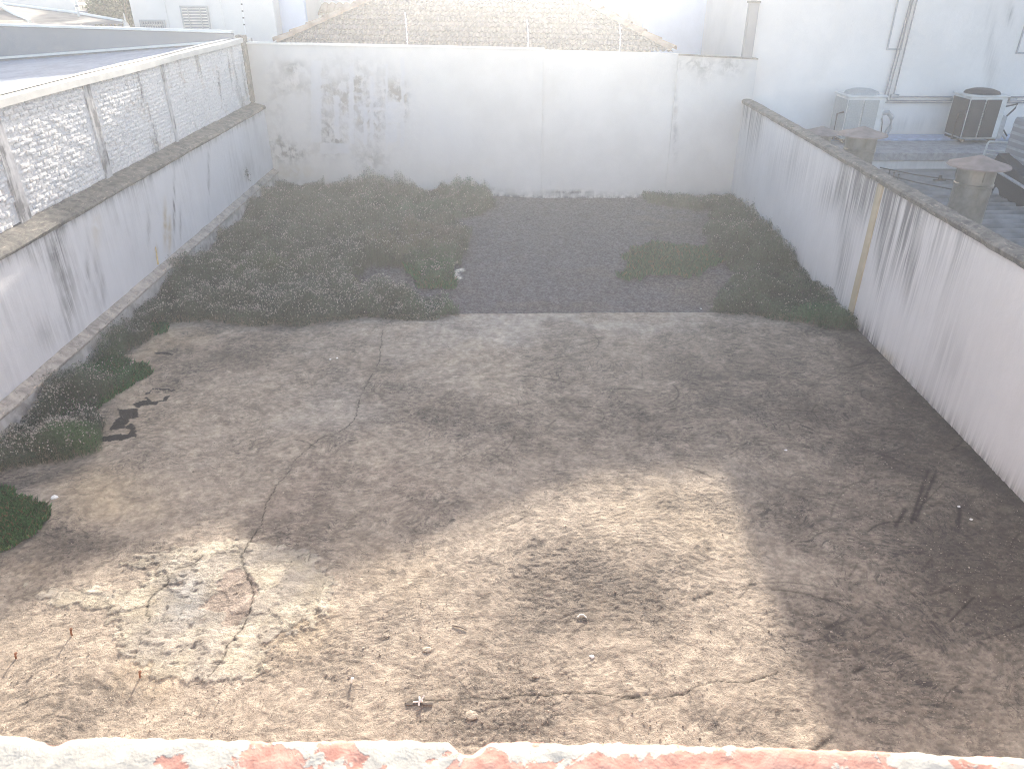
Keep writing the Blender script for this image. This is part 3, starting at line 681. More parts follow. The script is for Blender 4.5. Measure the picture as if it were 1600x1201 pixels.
def orient_box(m, a, b, w0, w1, z0, z1, z0b=None, z1b=None):
    a = np.array(a); b = np.array(b); d = (b-a)/np.linalg.norm(b-a); n = np.array([d[1], -d[0]])
    z0b = z0 if z0b is None else z0b; z1b = z1 if z1b is None else z1b
    V = [(*(a+n*w0), z0), (*(b+n*w0), z0b), (*(b+n*w1), z0b), (*(a+n*w1), z0), (*(a+n*w0), z1), (*(b+n*w0), z1b), (*(b+n*w1), z1b), (*(a+n*w1), z1)]
    m.add(V, [(0,3,2,1),(4,5,6,7),(0,1,5,4),(1,2,6,5),(2,3,7,6),(3,0,4,7)][::-1])
    return m
o = orient_box(MB(), BL+d*.1, BL+d*4.3, -.2, .04, 3.46, 3.50, 3.44, 3.475).build('metal_coping', M_flash, back); o.location = tuple(-np.array(back.location))
o = orient_box(MB(), BL+d*4.32, BM, -.2, .02, 3.452, 3.475, 3.432, 3.452).build('metal_coping', M_flash, back); o.location = tuple(-np.array(back.location))
o = orient_box(MB(), (4.12, 18.965), (6.0, 18.955), -.2, .02, 3.305, 3.33, 3.215, 3.24).build('cement_coping', M_cap, back); o.location = tuple(-np.array(back.location))
# post above the right end of the back wall
pp = Yp(1168, 92, 19.06)
post = thing('grey_post', 'grey rectangular post rising above the right end of the back wall', 'post', (pp[0]-.02, 19.1, 3.24))
MB().box((-.11, -.09, 0), (.11, .09, 1.15), .008).build('shaft', MP_grey, post)
MB().box((-.13, -.11, 1.152), (.13, .11, 1.2), .006).build('cap', M_cap, post)

# right wall
rw = thing('right_wall', 'white streaked boundary wall with dark mossy coping on the right side', 'wall', (5.75, 12, 0))
RA, RB_, RCc = np.array([5.50, .35]), np.array([5.675, 11.25]), np.array([5.80, 19.0])
msheet(rw, 'wall_far_section', (RCc[0], RCc[1], -.15), (RB_[0], RB_[1], -.15), (RB_[0], RB_[1], 2.24), (RCc[0], RCc[1], 2.27), .045, .17, MP_right, st_right, seed=24)
msheet(rw, 'wall_near_section', (RB_[0], RB_[1]-.16, -.15), (RA[0], RA[1], -.15), (RA[0], RA[1], 2.22), (RB_[0], RB_[1]-.16, 2.24), .045, .17, MP_right, st_right, seed=25)
def st_o(Q): c = np.zeros((len(Q), 4)); c[:, 3] = 1; c[:, 0] = .35*np.exp(-(2.24-Q[:, 2])/.4) + .1; c[:, 1] = .35; return c
msheet(rw, 'ochre_column', (RB_[0]-.022, RB_[1]+.005, -.1), (RB_[0]-.024, RB_[1]-.165, -.1), (RB_[0]-.024, RB_[1]-.165, 2.22), (RB_[0]-.022, RB_[1]+.005, 2.22), .04, .1, M_och, st_o, seed=26)
def coping(name, a, b, z0, z1, parent, mat, seed):
    a = np.array(a); b = np.array(b); L = np.linalg.norm(b-a); d = (b-a)/L; n = np.array([-d[1], d[0]])
    prof = [(-.035, -.05), (-.045, .01), (-.02, .035), (.06, .05), (.14, .05), (.20, .03), (.21, -.05)]
    ts = np.arange(0, L, .035); V = []
    for t in ts:
        for w, h in prof: V.append((*(a+d*t - n*(-w) if False else a+d*t+np.array([w, 0])), z0+(z1-z0)*t/L+h))
    V = np.array(V); aa = fbm(V[:, 1]*4, V[:, 0]*15, seed, 4)-.5; V[:, 2] += aa*.022; V[:, 0] += (fbm(V[:, 1]*5+9, V[:, 2]*15, seed+1, 3)-.5)*.03
    o = link(name, mesh_np(name, V, grid_faces(len(prof), len(ts)), mat, False), parent); o.location = tuple(-np.array(parent.location)); return o
coping('coping', RA, RCc, 2.25, 2.30, rw, M_cap, 31)

# ------------------------------------------------------------------ house with the hip roof behind the back wall
AP = np.array([-.45, 23.8, 5.55]); 
EL = Zp(440, 66, 3.46); ER = Zp(1052, 82, 3.30)
EL[1] = min(EL[1], 20.3); AP2 = np.array([-.45, 31.0, 5.55])
house = thing('hip_roof_house', 'house with a grey tiled hip roof directly behind the back wall', 'house', (-.5, 24, 0))
ho = np.array(house.location)
def loc0(o, par): o.location = tuple(-np.array(par.location)); return o
def tile_face(name, A, B, Cc, mat, parent, pitch=.21, wave=.13, tri=True):
    """A,B eave corners, Cc apex; rows of wavy overlapping tiles as real relief"""
    A, B, Cc = map(lambda v: np.array(v, float), (A, B, Cc))
    u = (B-A); Lu = np.linalg.norm(u); u /= Lu; n = np.cross(u, Cc-A); n /= np.linalg.norm(n); v = np.cross(n, u)
    if n[2] < 0: n = -n; v = -v
    H = np.dot(Cc-A, v); au = np.dot(Cc-A, u)
    rows = int(H/pitch)+1; V = []; F = []
    for r in range(rows):
        for (h0, lift) in ((0, .035), (.5, .019), (1.0, .003)):
            hh = min((r+h0)*pitch, H); l = au*hh/H; rgt = Lu + (au-Lu)*hh/H
            N = int(Lu/wave)*4
            for k in range(N+1):
                t = k/N*Lu; tt = min(max(t, l), rgt)
                w = .025*math.cos(2*math.pi*t/wave)
                V.append(A+u*tt+v*(hh - (0.0 if h0 else .01)) + n*(lift+w))
        b = r*3*(N+1)
        for j in range(2):
            for k in range(N): F.append((b+j*(N+1)+k, b+j*(N+1)+k+1, b+(j+1)*(N+1)+k+1, b+(j+1)*(N+1)+k))
        if r > 0:
            for k in range(N): F.append((b-(N+1)+k, b-(N+1)+k+1, b+k+1, b+k))
    return loc0(link(name, mesh_np(name, V, F, mat, False), parent, kind='stuff'), parent)
tile_face('roof_tiles', EL, ER, AP, M_tile, house)
m = MB()
BLb = np.array([EL[0], 31.5, EL[2]]); BRb = np.array([ER[0], 31.5, ER[2]])
m.add([EL, AP, AP2, BLb], [(0, 1, 2, 3)]); m.add([ER, AP, AP2, BRb], [(0, 3, 2, 1)]); m.add([BLb, AP2, BRb], [(0, 1, 2)])
loc0(m.build('roof_slopes', M_tile, house), house)
m = MB().box((EL[0]+.35, 20.9, -.3), (ER[0]-.35, 31.2, 3.3)); loc0(m.build('house_walls', MP_white, house), house)
def half_tile(name, p, q, r, mat, parent, me=None):
    p = np.array(p); q = np.array(q); L = np.linalg.norm(q-p)
    if me is None:
        n = 8; V = []; F = []
        for s, rr, zz in ((0, r*1.12, 0.02), (1, r*.92, 0)):
            for k in range(n+1):
                a = math.pi*k/n; V.append((rr*math.cos(a), s*L*1.08, rr*math.sin(a)*.8+zz)); 
            for k in range(n+1):
                a = math.pi*k/n; V.append(((rr-.02)*math.cos(a), s*L*1.08, (rr-.02)*math.sin(a)*.8+zz))
        k2 = 2*(n+1)
        for k in range(n):
            F.append((k, k+1, k2+k+1, k2+k)); F.append((n+1+k, k2+n+1+k, k2+n+2+k, n+2+k)); F.append((k, n+1+k, n+2+k, k+1))
        me = mesh_np('ridge_tile', V, F, mat, True)
    d = (q-p)/L
    o = link('ridge_tile', me, parent, loc=tuple(p-np.array(parent.location)))
    o.rotation_euler = (math.asin(d[2]), 0, math.atan2(-d[0], d[1])); return me
rm = None
for E_ in (EL, ER):
    n = 14; rm = None
    for k in range(n):
        a = E_+(AP-E_)*(k/n); b = E_+(AP-E_)*((k+1)/n); a = a+np.array([0, 0, .03]); b = b+np.array([0, 0, .03])
        rm = half_tile('ridge_tile', a, b, .13, M_ridge, house, rm)
# electric fence rods on the back wall
for i, (px1, py1, px2, py2, lab) in enumerate(((633, 20, 637, 74, 'thin white fence rod on the back wall, nearest the left corner'), (823, 30, 825, 76, 'thin white fence rod in the middle of the back wall top'), (968, 38, 968, 80, 'thin white fence rod on the right part of the back wall'))):
    X0 = (px2-785)/1330*19.3; fr = (X0-BL[0])/(BM[0]-BL[0]); yy = (BL[1]+(BM[1]-BL[1])*fr if fr < 1 else 19.0)+.1
    b = Yp(px2, py2, yy); t_ = Yp(px1, py1, yy+.02)
    r_ = thing('fence_rod', lab, 'rod', tuple(b), group='electric fence rods on the back wall')
    MB().tube([(0, 0, -.06), (0, 0, (t_[2]-b[2])*.5), (t_[0]-b[0], 0, t_[2]-b[2])], .011, 6).build('rod', M_pvc, r_)
    for k in range(4): MB().lathe([(.0, 0), (.02, .005), (.02, .03), (0, .035)], 8, (0, 0, .1+k*(t_[2]-b[2])/4.6)).build('insulator', M_acw, r_)

# ------------------------------------------------------------------ left neighbours
# blue-grey sheet roof with corrugations
nr = thing('sheet_roof', 'blue-grey corrugated sheet roof of the left neighbour behind the brick wall', 'roof', (-9.5, 12, 0))
V = []; F = []; xs = np.arange(BX-.33, -14.6, -.045); ys = [.35, 4, 8, 12, 16, 19.7]
for y in ys:
    for i, x in enumerate(xs):
        V.append((x, y, 3.50 + (x+6.75)*.07 + .014*math.cos(2*math.pi*x/.18)))
loc0(link('roof_sheet', mesh_np('roof_sheet', V, grid_faces(len(xs), len(ys)), M_blueroof, True), nr), nr)
loc0(MB().box((-14.6, .35, -.3), (BX-.4, 19.7, 2.8)).build('building_body', MP_white, nr), nr)
gp = thing('grey_parapet', 'long grey rendered parapet behind the blue-grey roof', 'parapet', (-10, 19.9, 0))
def zlin(x): a = Yp(22, 38, 19.8); b = Yp(370, 49, 19.8); return a[2]+(b[2]-a[2])*(x-a[0])/(b[0]-a[0])
msheet(gp, 'parapet_face', (-15.5, 19.78, 2.5), (-6.5, 19.78, 2.5), (-6.5, 19.78, 3.72), (-15.5, 19.78, zlin(-15.5)-.06), .15, .15, MP_grey, None, seed=33)
loc0(orient_box(MB(), (-15.6, 19.85), (-6.5, 19.85), -.12, .12, zlin(-15.6)-.05, zlin(-15.6), 3.735, 3.785).build('parapet_coping', M_flash, gp), gp)
loc0(orient_box(MB(), (-12.3, 19.72), (-6.75, 19.72), -.03, .03, 3.165, 3.215, 3.53, 3.58).build('roof_edge_trim', M_flash, gp), gp)

# white two-storey house, far left
wh = thing('white_house', 'plain white two-storey house with two grey windows, far left behind the parapet', 'house', (-8.5, 26, 0))
WY = 24.0
xl = Yp(206, 20, WY)[0]; xr = Yp(430, 30, WY)[0]
msheet(wh, 'front_wall', (xl, WY, -.3), (xr, WY, -.3), (xr, WY, 6.35), (xl, WY, 6.35), .25, .2, MP_white, None, seed=40)
loc0(MB().box((xl+.01, WY+.21, -.3), (xr-.01, 31, 6.33)).build('house_walls', MP_white, wh), wh)
loc0(MB().box((xl-.1, WY-.12, 6.36), (xr+.1, 31.1, 6.46), .01).build('roof_slab', M_cap, wh), wh)
def window(par, p0, p1, Y, bars_h, bars_v, label=None):
    x0, z1 = p0; x1, z0 = p1
    f = MB()
    t = .045
    f.box((x0-t, Y-.05, z0-t), (x1+t, Y-.003, z0)); f.box((x0-t, Y-.05, z1), (x1+t, Y-.003, z1+t)); f.box((x0-t, Y-.05, z0+.001), (x0, Y-.003, z1-.001)); f.box((x1, Y-.05, z0+.001), (x1+t, Y-.003, z1-.001))
    w = f.build('window', M_frame, par); loc0(w, par)
    g = MB().box((x0+.001, Y-.02, z0+.001), (x1-.001, Y-.005, z1-.001)).build('pane', M_glass, w)
    for k in range(bars_h):
        z = z0+(z1-z0)*(k+.5)/bars_h; MB().box((x0+.002, Y-.045, z-.014), (x1-.002, Y-.022, z+.014)).build('slat', M_acw, w)
    for k in range(bars_v):
        x = x0+(x1-x0)*(k+.5)/bars_v; MB().box((x-.012, Y-.065, z0+.002), (x+.012, Y-.047, z1-.002)).build('bar', M_frame, w)
a = Yp(221, 34, WY); b = Yp(258, 46, WY); window(wh, (a[0], a[2]), (b[0], b[2]-.15), WY, 2, 9)
a = Yp(284, 12, WY); b = Yp(328, 46, WY); window(wh, (a[0], a[2]), (b[0], b[2]-.1), WY, 9, 2)
for pxx in (258, 345):
    x = Yp(pxx, 20, WY)[0]; loc0(MB().box((x, WY-.03, 0), (x+.05, WY-.004, 6.3)).build('wall_rib', MP_white, wh), wh)
# set-back side wing; its bluish shade is put into the wall colour
wg = thing('white_house_wing', 'house wing with bluish shade put into its wall colour, immediately right of the white house', 'house', (-6, 26, 0))
xa = xr+.002; xb = Yp(478, 30, WY+.6)[0]
msheet(wg, 'front_wall', (xa, WY+.6, -.3), (xb, WY+.6, -.3), (xb, WY+.6, 6.25), (xa, WY+.6, 6.25), .25, .2, MP_blue, None, seed=41)
loc0(MB().box((xa+.01, WY+.81, -.3), (xb-.01, 31, 6.22)).build('house_walls', MP_white, wg), wg)
# insulator rod on left corner
b = Yp(383, 50, 20.5); t_ = Yp(376, -6, 20.5)
r_ = thing('insulator_rod', 'thin fence rod with dark insulators by the left back corner', 'rod', tuple(b))
MB().tube([(0, 0, -.05), (t_[0]-b[0], 0, t_[2]-b[2])], .008, 6).build('rod', M_pvc, r_)
for k in range(5):
    f_ = .18+k*.19; MB().lathe([(0, 0), (.022, .004), (.022, .03), (0, .034)], 8, ((t_[0]-b[0])*f_, 0, (t_[2]-b[2])*f_)).build('insulator', M_dark, r_)
# house with scalloped tile eave
sh = thing('scalloped_eave_house', 'white house with a scalloped clay tile eave, left above the hip roof', 'house', (-3, 30, 0))
SY = 27.0
a = Yp(484, 40, SY); 
msheet(sh, 'front_wall', (a[0]-.1, SY, -.3), (4.09, SY, -.3), (4.09, SY, 6.0), (a[0]-.1, SY, 6.0), .3, .2, MP_white, None, seed=42)
PR = [(a[0]-.1, 6.001), (a[0]-.1, 7.2), (-4.1, 7.2), (-3.1, 6.9), (-2.6, 6.62), (-1.5, 6.40), (.9, 6.42), (2.4, 6.17), (4.09, 6.13), (4.09, 6.001)]  # unseen roof outline, added and shaped to cast the yard's shadow edge
V_ = [(x, SY-.0, z) for x, z in PR] + [(x, SY+.3, z) for x, z in PR]; nP = len(PR)
loc0(MB().add(V_, [tuple(range(nP)), tuple(range(2*nP-1, nP-1, -1))]+[(i, i+nP, (i+1) % nP+nP, (i+1) % nP) for i in range(nP)]).build('shadow_profile', MP_white, sh), sh)
loc0(MB().box((a[0], SY+.31, -.3), (4.09, 31.5, 5.9)).build('house_walls', MP_white, sh), sh)
a = Yp(488, 24, SY-.5); b = Yp(536, 26, SY-.5)
loc0(MB().box((a[0], SY-.62, a[2]-.09), (b[0]+1.1, SY-.002, a[2]), .01).build('eave_board', M_flash, sh), sh)
sm = None
nt = 9; Wd = (b[0]+1.1-a[0])/nt
n8 = 8; V = []; F = []
for yy, zz in ((0, 0), (1.0, .32)):
    for k in range(n8+1): an = math.pi*k/n8; V.append((Wd*.52*math.cos(an), yy, Wd*.52*math.sin(an)+zz))
    for k in range(n8+1): an = math.pi*k/n8; V.append((Wd*.40*math.cos(an), yy, Wd*.40*math.sin(an)+zz))
k2 = 2*(n8+1)
for k in range(n8): F += [(k, k+1, k2+k+1, k2+k), (n8+1+k, k2+n8+1+k, k2+n8+2+k, n8+2+k), (k, n8+1+k, n8+2+k, k+1)]
sm = mesh_np('eave_tile', V, F, M_ridge, True)
for k in range(nt): link('eave_tile', sm, sh, loc=(a[0]+Wd*(k+.5)+3, SY-.7-30, a[2]+.01))
loc0(MB().add([(a[0], SY-.55, a[2]+.06), (b[0]+1.1, SY-.55, a[2]+.06), (b[0]+1.1, SY-.002, a[2]+.3), (a[0], SY-.002, a[2]+.3)], [(0, 1, 2, 3)]).build('eave_deck', M_ridge, sh), sh)

# pale blue building; unseen height and left edge shaped to shade the yard
tb = thing('pale_blue_building', 'pale blue-white building behind the right end of the back wall', 'building', (6, 27, 0))
msheet(tb, 'front_wall', (4.10, 24.0, -.3), (7.6, 24.0, -.3), (7.6, 24.0, 7.6), (4.10, 24.0, 7.6), .3, .2, MP_blue, None, seed=43)
loc0(MB().box((4.11, 24.21, -.3), (7.6, 31, 7.58)).build('building_body', MP_white, tb), tb)
loc0(MB().box((4.08, 23.96, 7.61), (7.7, 31.05, 7.72), .01).build('roof_slab', M_cap, tb), tb)

# far left corner: hipped sheds, dark blue wall, cream roof, tree
fs = thing('grey_hip_roof', 'low grey hipped roof beyond the parapet in the far left corner', 'roof', (-14, 27, 0))
q = [Yp(-60, -8, 26), Yp(0, 6, 25), Yp(120, 21, 24), Yp(192, 34, 23.2), Yp(192, 38, 23), Yp(-60, 42, 20.6)]
m = MB(); m.add([q[0], q[1], q[2], q[3], q[4], q[5]], [(0, 5, 4, 3, 2, 1)]); loc0(m.build('front_slope', M_fibro, fs), fs)
q2 = [Yp(-60, 5, 24), Yp(-10, 4, 23), Yp(22, 26, 21), Yp(44, 34, 20.4), Yp(-60, 34, 20.3)]
m = MB(); m.add([tuple(np.array(v)+[0, 0, .03]) for v in q2], [(0, 4, 3, 2, 1)]); loc0(m.build('hip_slope', M_tile, fs), fs)
loc0(MB().tube([q[1], q[2], q[3]], .05, 8).build('ridge_cap', M_flash, fs), fs)
loc0(MB().tube([Yp(-30, -12, 22.9), Yp(18, 20, 21.3), Yp(46, 34, 20.4)], .05, 8).build('ridge_cap', M_flash, fs), fs)
loc0(MB().box((-22, 21.5, -.3), (-10.7, 26, 2.9)).build('shed_walls', MP_white, fs), fs)
nw = thing('slate_blue_wall', 'slate blue wall just left of the white house', 'wall', (-12, 28, 0))
a = Yp(124, 17, 28); b = Yp(212, 19, 28)
msheet(nw, 'wall_face', (a[0]-.6, 28, -.3), (b[0]+.4, 28, -.3), (b[0]+.4, 28, b[2]), (a[0]-.6, 28, a[2]), .3, .15, M_navy, None, seed=44)
cr = thing('cream_shed', 'cream wall and roofs above the slate blue wall', 'building', (-14, 31, 0))
a = Yp(126, 4, 30.5); b = Yp(186, 17, 30.5)
loc0(MB().box((a[0], 30, -.3), (b[0]+.6, 31.6, a[2])).build('shed_body', simple('cream_paint', (.78, .73, .55), .8), cr), cr)
loc0(MB().add([(a[0], 29.2, a[2]-.35), (b[0], 29.2, a[2]-.35), (b[0]-.4, 30.6, a[2]+.15), (a[0], 30.6, a[2]+.15)], [(0, 1, 2, 3)]).build('shed_roof', M_fibro, cr), cr)
ww = thing('white_gable_wall', 'white gable wall behind the grey hipped roof in the far left corner', 'wall', (-16, 29, 0))
a = Yp(60, 30, 29); b = Yp(122, 30, 29)
loc0(MB().box((a[0]-6, 29, -.3), (b[0], 29.3, 5.4)).build('wall_face', MP_white, ww), ww)
b = Yp(125, 38, 23.5); t_ = Yp(116, -10, 23.5)
r_ = thing('white_mast', 'slim white pole in front of the white gable wall, far left', 'pole', tuple(b))
MB().tube([(0, 0, -.4), (t_[0]-b[0], 0, t_[2]-b[2]+.2)], .03, 8).build('mast', M_flash, r_)
MB().lathe([(0, 0), (.05, .01), (.05, .05), (0, .06)], 8, ((t_[0]-b[0])*.55, 0, (t_[2]-b[2])*.55)).build('collar', M_frame, r_)
b = Yp(197, 38, 26); r_ = thing('roof_finial', 'small white finial at the end of the grey hipped roof', 'finial', tuple(b))
MB().lathe([(.0, -.15), (.10, -.1), (.07, .02), (.03, .08), (.02, .28), (0, .32)], 10).build('finial_body', M_pvc, r_)
MB().tube([(.05, 0, -.1), (-.5, 0, -.14)], .03, 6).build('finial_arm', M_pvc, r_)

# tree
def tree(loc, h, crown_r, label):
    t = thing('tree', label, 'tree', loc)
    rg = np.random.default_rng(5)
    m = MB(); m.tube([(0, 0, 0), (.05, 0, h*.35), (-.05, .05, h*.6)], [.16, .11, .06], 8)
    for k in range(6):
        a = k*1.05; m.tube([(-.02, 0, h*(.35+.04*k)), (crown_r*.6*math.cos(a), crown_r*.6*math.sin(a), h*(.6+.05*k))], [.05, .015], 5)
    m.build('trunk', simple('tree_bark', (.16, .12, .09), .9), t)
    n = 5000; cen = rg.normal(0, 1, (26, 3)); cen /= np.linalg.norm(cen, axis=1)[:, None]; cen *= rg.uniform(.3, .9, (26, 1))*crown_r
    cidx = rg.integers(0, 26, n); P = cen[cidx] + rg.normal(0, .16*crown_r, (n, 3)); P[:, 2] = P[:, 2]*.8 + h*.8
    A = rg.normal(0, 1, (n, 3)); A /= np.linalg.norm(A, axis=1)[:, None]; B = np.cross(A, rg.normal(0, 1, (n, 3))); B /= np.linalg.norm(B, axis=1)[:, None]
    s = .07
    V = np.stack([P-A*s, P+B*s*.5, P+A*s, P-B*s*.5], 1).reshape(-1, 3); F = np.arange(4*n).reshape(-1, 4)
    g = rg.uniform(.6, 1.4, n)[:, None]*np.array([[.06, .085, .04]]); col = np.concatenate([np.repeat(g, 4, 0), np.ones((4*n, 1))], 1)
    link('crown', mesh_np('crown', V, F, M_leaf, False, col), t)
c_ = Yp(190, 2, 26.5); tree((c_[0], 26.5, -.3), c_[2]/.8+.3, 1.1, 'leafy tree crown left of the white house')

# ------------------------------------------------------------------ right neighbour
tw = thing('tall_white_building', 'tall plain white building on the right with pipes up its wall', 'building', (10.5, 22, 0))
TY = 19.16
def st_t(Q):
    px, py = px_of(Q[:, 0], Q[:, 1], Q[:, 2]); c = np.zeros((len(Q), 4)); c[:, 3] = 1
    c[:, 0] = blobs(px, py, [(1548, 90, 8, 70, .32), (1577, 20, 5, 20, .6), (1400, 195, 60, 10, .2), (1520, 195, 30, 8, .3)]); return c
msheet(tw, 'front_wall', (5.86, TY, -.3), (17, TY, -.3), (17, TY, 7.8), (5.86, TY, 7.8), .1, .25, MP_white, st_t, wav=.01, seed=50)
loc0(MB().box((5.87, TY+.26, -.3), (17, 31, 7.78)).build('building_body', MP_white, tw), tw)
loc0(MB().box((5.80, TY-.08, 7.81), (17, 31.05, 7.92), .01).build('roof_slab', M_cap, tw), tw)
def rect_frame(px0, py0, px1, pyb):
    a = Yp(px0, pyb, TY); b = Yp(px1, pyb, TY)
    m = MB(); z1 = 7.0
    m.box((a[0]-.03, TY-.035, a[2]-.03), (b[0], TY-.004, a[2])); m.box((a[0]-.03, TY-.035, a[2]+.001), (a[0], TY-.004, z1)); m.box((b[0]-.03, TY-.035, a[2]+.001), (b[0], TY-.004, z1))
    w = loc0(m.build('window', M_frame, tw), tw)
    MB().box((a[0]+.001, TY-.012, a[2]+.002), (b[0]-.031, TY-.006, z1)).build('panel', MP_white, w)
rect_frame(1387, 0, 1408, 76); rect_frame(1589, 0, 1640, 82)
M_conduit = simple('conduit_grey', (.26, .26, .27), .7, 0, .1, 8, .1)
# conduits: three risers and three horizontals
for k, (x0, y0, x1, y1) in enumerate(((1424, -4, 1380, 158), (1428, -4, 1386, 155), (1434, -4, 1396, 149))):
    a = Yp(x0, y0, TY-.05); b = Yp(x1, y1, TY-.05); yend = Yp(1640, y1+12, TY-.05)
    loc0(MB().tube([a+np.array([(a-b)[0]*.6, 0, (a-b)[2]*.6]), a, b, b+[.03, 0, -.03], [b[0]+.07, b[1], b[2]-.035], [16.5, b[1], b[2]-.06]], (.015, .015, .017)[k], 8).build('conduit', M_conduit, tw), tw)
for pxx, pyy in ((1398, 150), (1492, 153), (1582, 156)):
    a = Yp(pxx, pyy, TY-.05); loc0(MB().box((a[0]-.09, a[1]-.045, a[2]-.04), (a[0]+.09, a[1]+.03, a[2]+.04), .008).build('junction_box', M_pipe, tw), tw)
a = Yp(1540, 205, TY)
# ledge slab with blue gutter
ls = thing('roof_ledge', 'grey concrete roof ledge carrying the condensers below the white building', 'ledge', (11, 18, 0))
ZS = 1.47
loc0(MB().box((6.05, 17.0, 1.30), (17, TY-.01, ZS), .01).build('ledge_slab', M_slab, ls), ls)
loc0(MB().box((6.3, 18.35, ZS+.004), (17, 18.95, ZS+.05), .01).build('gutter', simple('blue_grey_gutter', (.36, .42, .56), .5, .1), ls), ls)
msheet(ls, 'ledge_wall', (6.05, 17.05, .2), (17, 17.05, .2), (17, 17.05, 1.295), (6.05, 17.05, 1.295), .1, .2, MP_white, lambda Q: np.concatenate([np.tile([.15, .05, .2, .8], (len(Q), 1))*1.0], 0), seed=52)
# fibre cement roof, corrugated, ridges along X
fc = thing('fibre_cement_roof', 'corrugated grey fibre cement roof beyond the right wall', 'roof', (9, 12, 0))
ys = np.arange(.5, 17.02, .03); xs = np.array([5.95, 8, 10, 13, 17.])
V = [(x, y, 1.0 + .012*(y-11) + .05*math.cos(2*math.pi*y/.27)) for y in ys for x in xs]
loc0(link('corrugated_sheet', mesh_np('corrugated_sheet', V, grid_faces(len(xs), len(ys)), M_fibro, True), fc), fc)
loc0(MB().box((5.95, .5, -.3), (17, 17.0, .80)).build('building_body', MP_white, fc), fc)
# dark ducting at far right
dk = thing('dark_sheet_duct', 'dark sloping sheet-metal duct at the right edge behind the large flue', 'duct', (9.5, 14, 0))
a = Zp(1545, 262, 1.5); b = Zp(1640, 320, 1.3); c_ = Zp(1640, 235, 1.8); d_ = Zp(1560, 240, 1.8)
m = MB(); pts = [a, b, c_, d_]; m.add(pts+[p-np.array([0, 0, .35]) for p in pts], [(0, 1, 2, 3), (7, 6, 5, 4), (0, 4, 5, 1), (1, 5, 6, 2), (2, 6, 7, 3), (3, 7, 4, 0)])
loc0(m.build('duct_body', M_acd, dk), dk)
loc0(MB().tube([a+[0, 0, .03], b+[0, 0, .03]], .03, 6).build('duct_rail', M_pipe, dk), dk)
loc0(MB().tube([Zp(1560, 300, 1.1), Zp(1640, 322, 1.1)], .16, 12).build('duct_pipe', M_pipe, dk), dk)

# condensers
def condenser(x, y, z, dark, label, s=1.0, grp='air conditioning condensers on the ledge', rz=0.0):
    t = thing('condenser', label, 'air conditioner', (x, y, z), rz, grp)
    w, d, h = .44*s, .40*s, .98*s
    MB().box((-w, -d+.03, .06), (w, d, h), .04).build('casing', M_acw, t)
    for (x0, x1) in ((-w+.015, -.10), (-.055, w-.16)):
        MB().box((x0, -d-.0, .10), (x1, -d+.028, h-.05), .004).build('coil_grille', dark, t)
    MB().box((-w-.006, -d+.06, .10), (-w+.02, d-.06, h-.05), .004).build('coil_grille', dark, t)
    # thin louvre wires across the grilles
    m = MB()
    for k in range(14): m.box((-w+.02, -d-.006, .13+k*.058*s), (w-.165, -d-.001, .136+k*.058*s))
    m.build('grille_wires', dark, t)
    MB().box((-w-.02, -d+.01, h+.001), (w+.02, d+.02, h+.04), .015).build('top_rim', M_acw, t)
    MB().lathe([(w*.88, h+.042), (w*.82, h+.09), (w*.5, h+.14), (.05, h+.16), (0.0, h+.16)], 24).build('fan_guard', dark, t)
    for sx in (-1, 1): MB().box((sx*(w-.08)-.03, -d, 0), (sx*(w-.08)+.03, d, .058)).build('foot', M_dark, t)
    return t
ACY = 18.35
a = Yp(1346, 203, ACY-.35); M_acl = simple('condenser_coil_grey', (.36, .38, .385), .7, .1, .08, 30, .3)
c1 = condenser(a[0]-.02, ACY, ZS+.055, M_acl, 'pale grey condenser unit, left of the two on the ledge')
a = Yp(1531, 207, ACY-.35); c2 = condenser(a[0], ACY, ZS+.055, M_acd, 'dark grilled condenser unit on the ledge nearer the right edge')
MB().tube([(.46, -.25, .62), (.60, -.25, .64), (.72, -.25, .52), (.73, -.25, .3), (.66, -.25, .15), (.55, -.25, .12)], .055, 10).build('lagged_pipe', M_pipe, c1)
MB().tube([(.46, -.25, .60), (.52, -.25, .4), (.55, -.25, .14)], .012, 6).build('cable', M_dark, c1)
MB().box((.46, -.30, .05), (.58, -.05, .55), .01).build('valve_cover', M_pipe, c2)
MB().tube([(.50, -.1, .72), (.85, -.1, .80), (.82, -.1, .70), (.62, -.1, .45), (.62, -.12, .3), (.80, -.15, .08)], .018, 6).build('cable', M_dark, c2)
MB().tube([(.56, -.15, .45), (.6, -.15, .2), (.78, -.15, .02)], .03, 8).build('lagged_pipe', M_pipe, c2)
for cc in (c1, c2):
    MB().tube([(-.46, -.3, .05), (-.60, -.3, .05), (-.60, -.3, .62), (-.46, -.3, .66)], .02, 6).build('bracket', M_dark, cc)
a = Zp(1646, 232, 2.0)
gb = thing('grey_condenser_casing', 'grey boxy casing with ribbed side at the right edge of the picture', 'air conditioner', (a[0]-.05, a[1]+.35, 1.62))
MB().box((-.42, -.35, 0), (.6, .4, .85), .05).build('casing', MP_grey, gb)
for k in range(5): MB().box((-.435, -.3, .12+k*.14), (-.422, .34, .17+k*.14)).build('rib', M_frame, gb)
MB().box((-.5, -.42, -.35), (.66, .45, -.002), .01).build('stand', M_acd, gb)
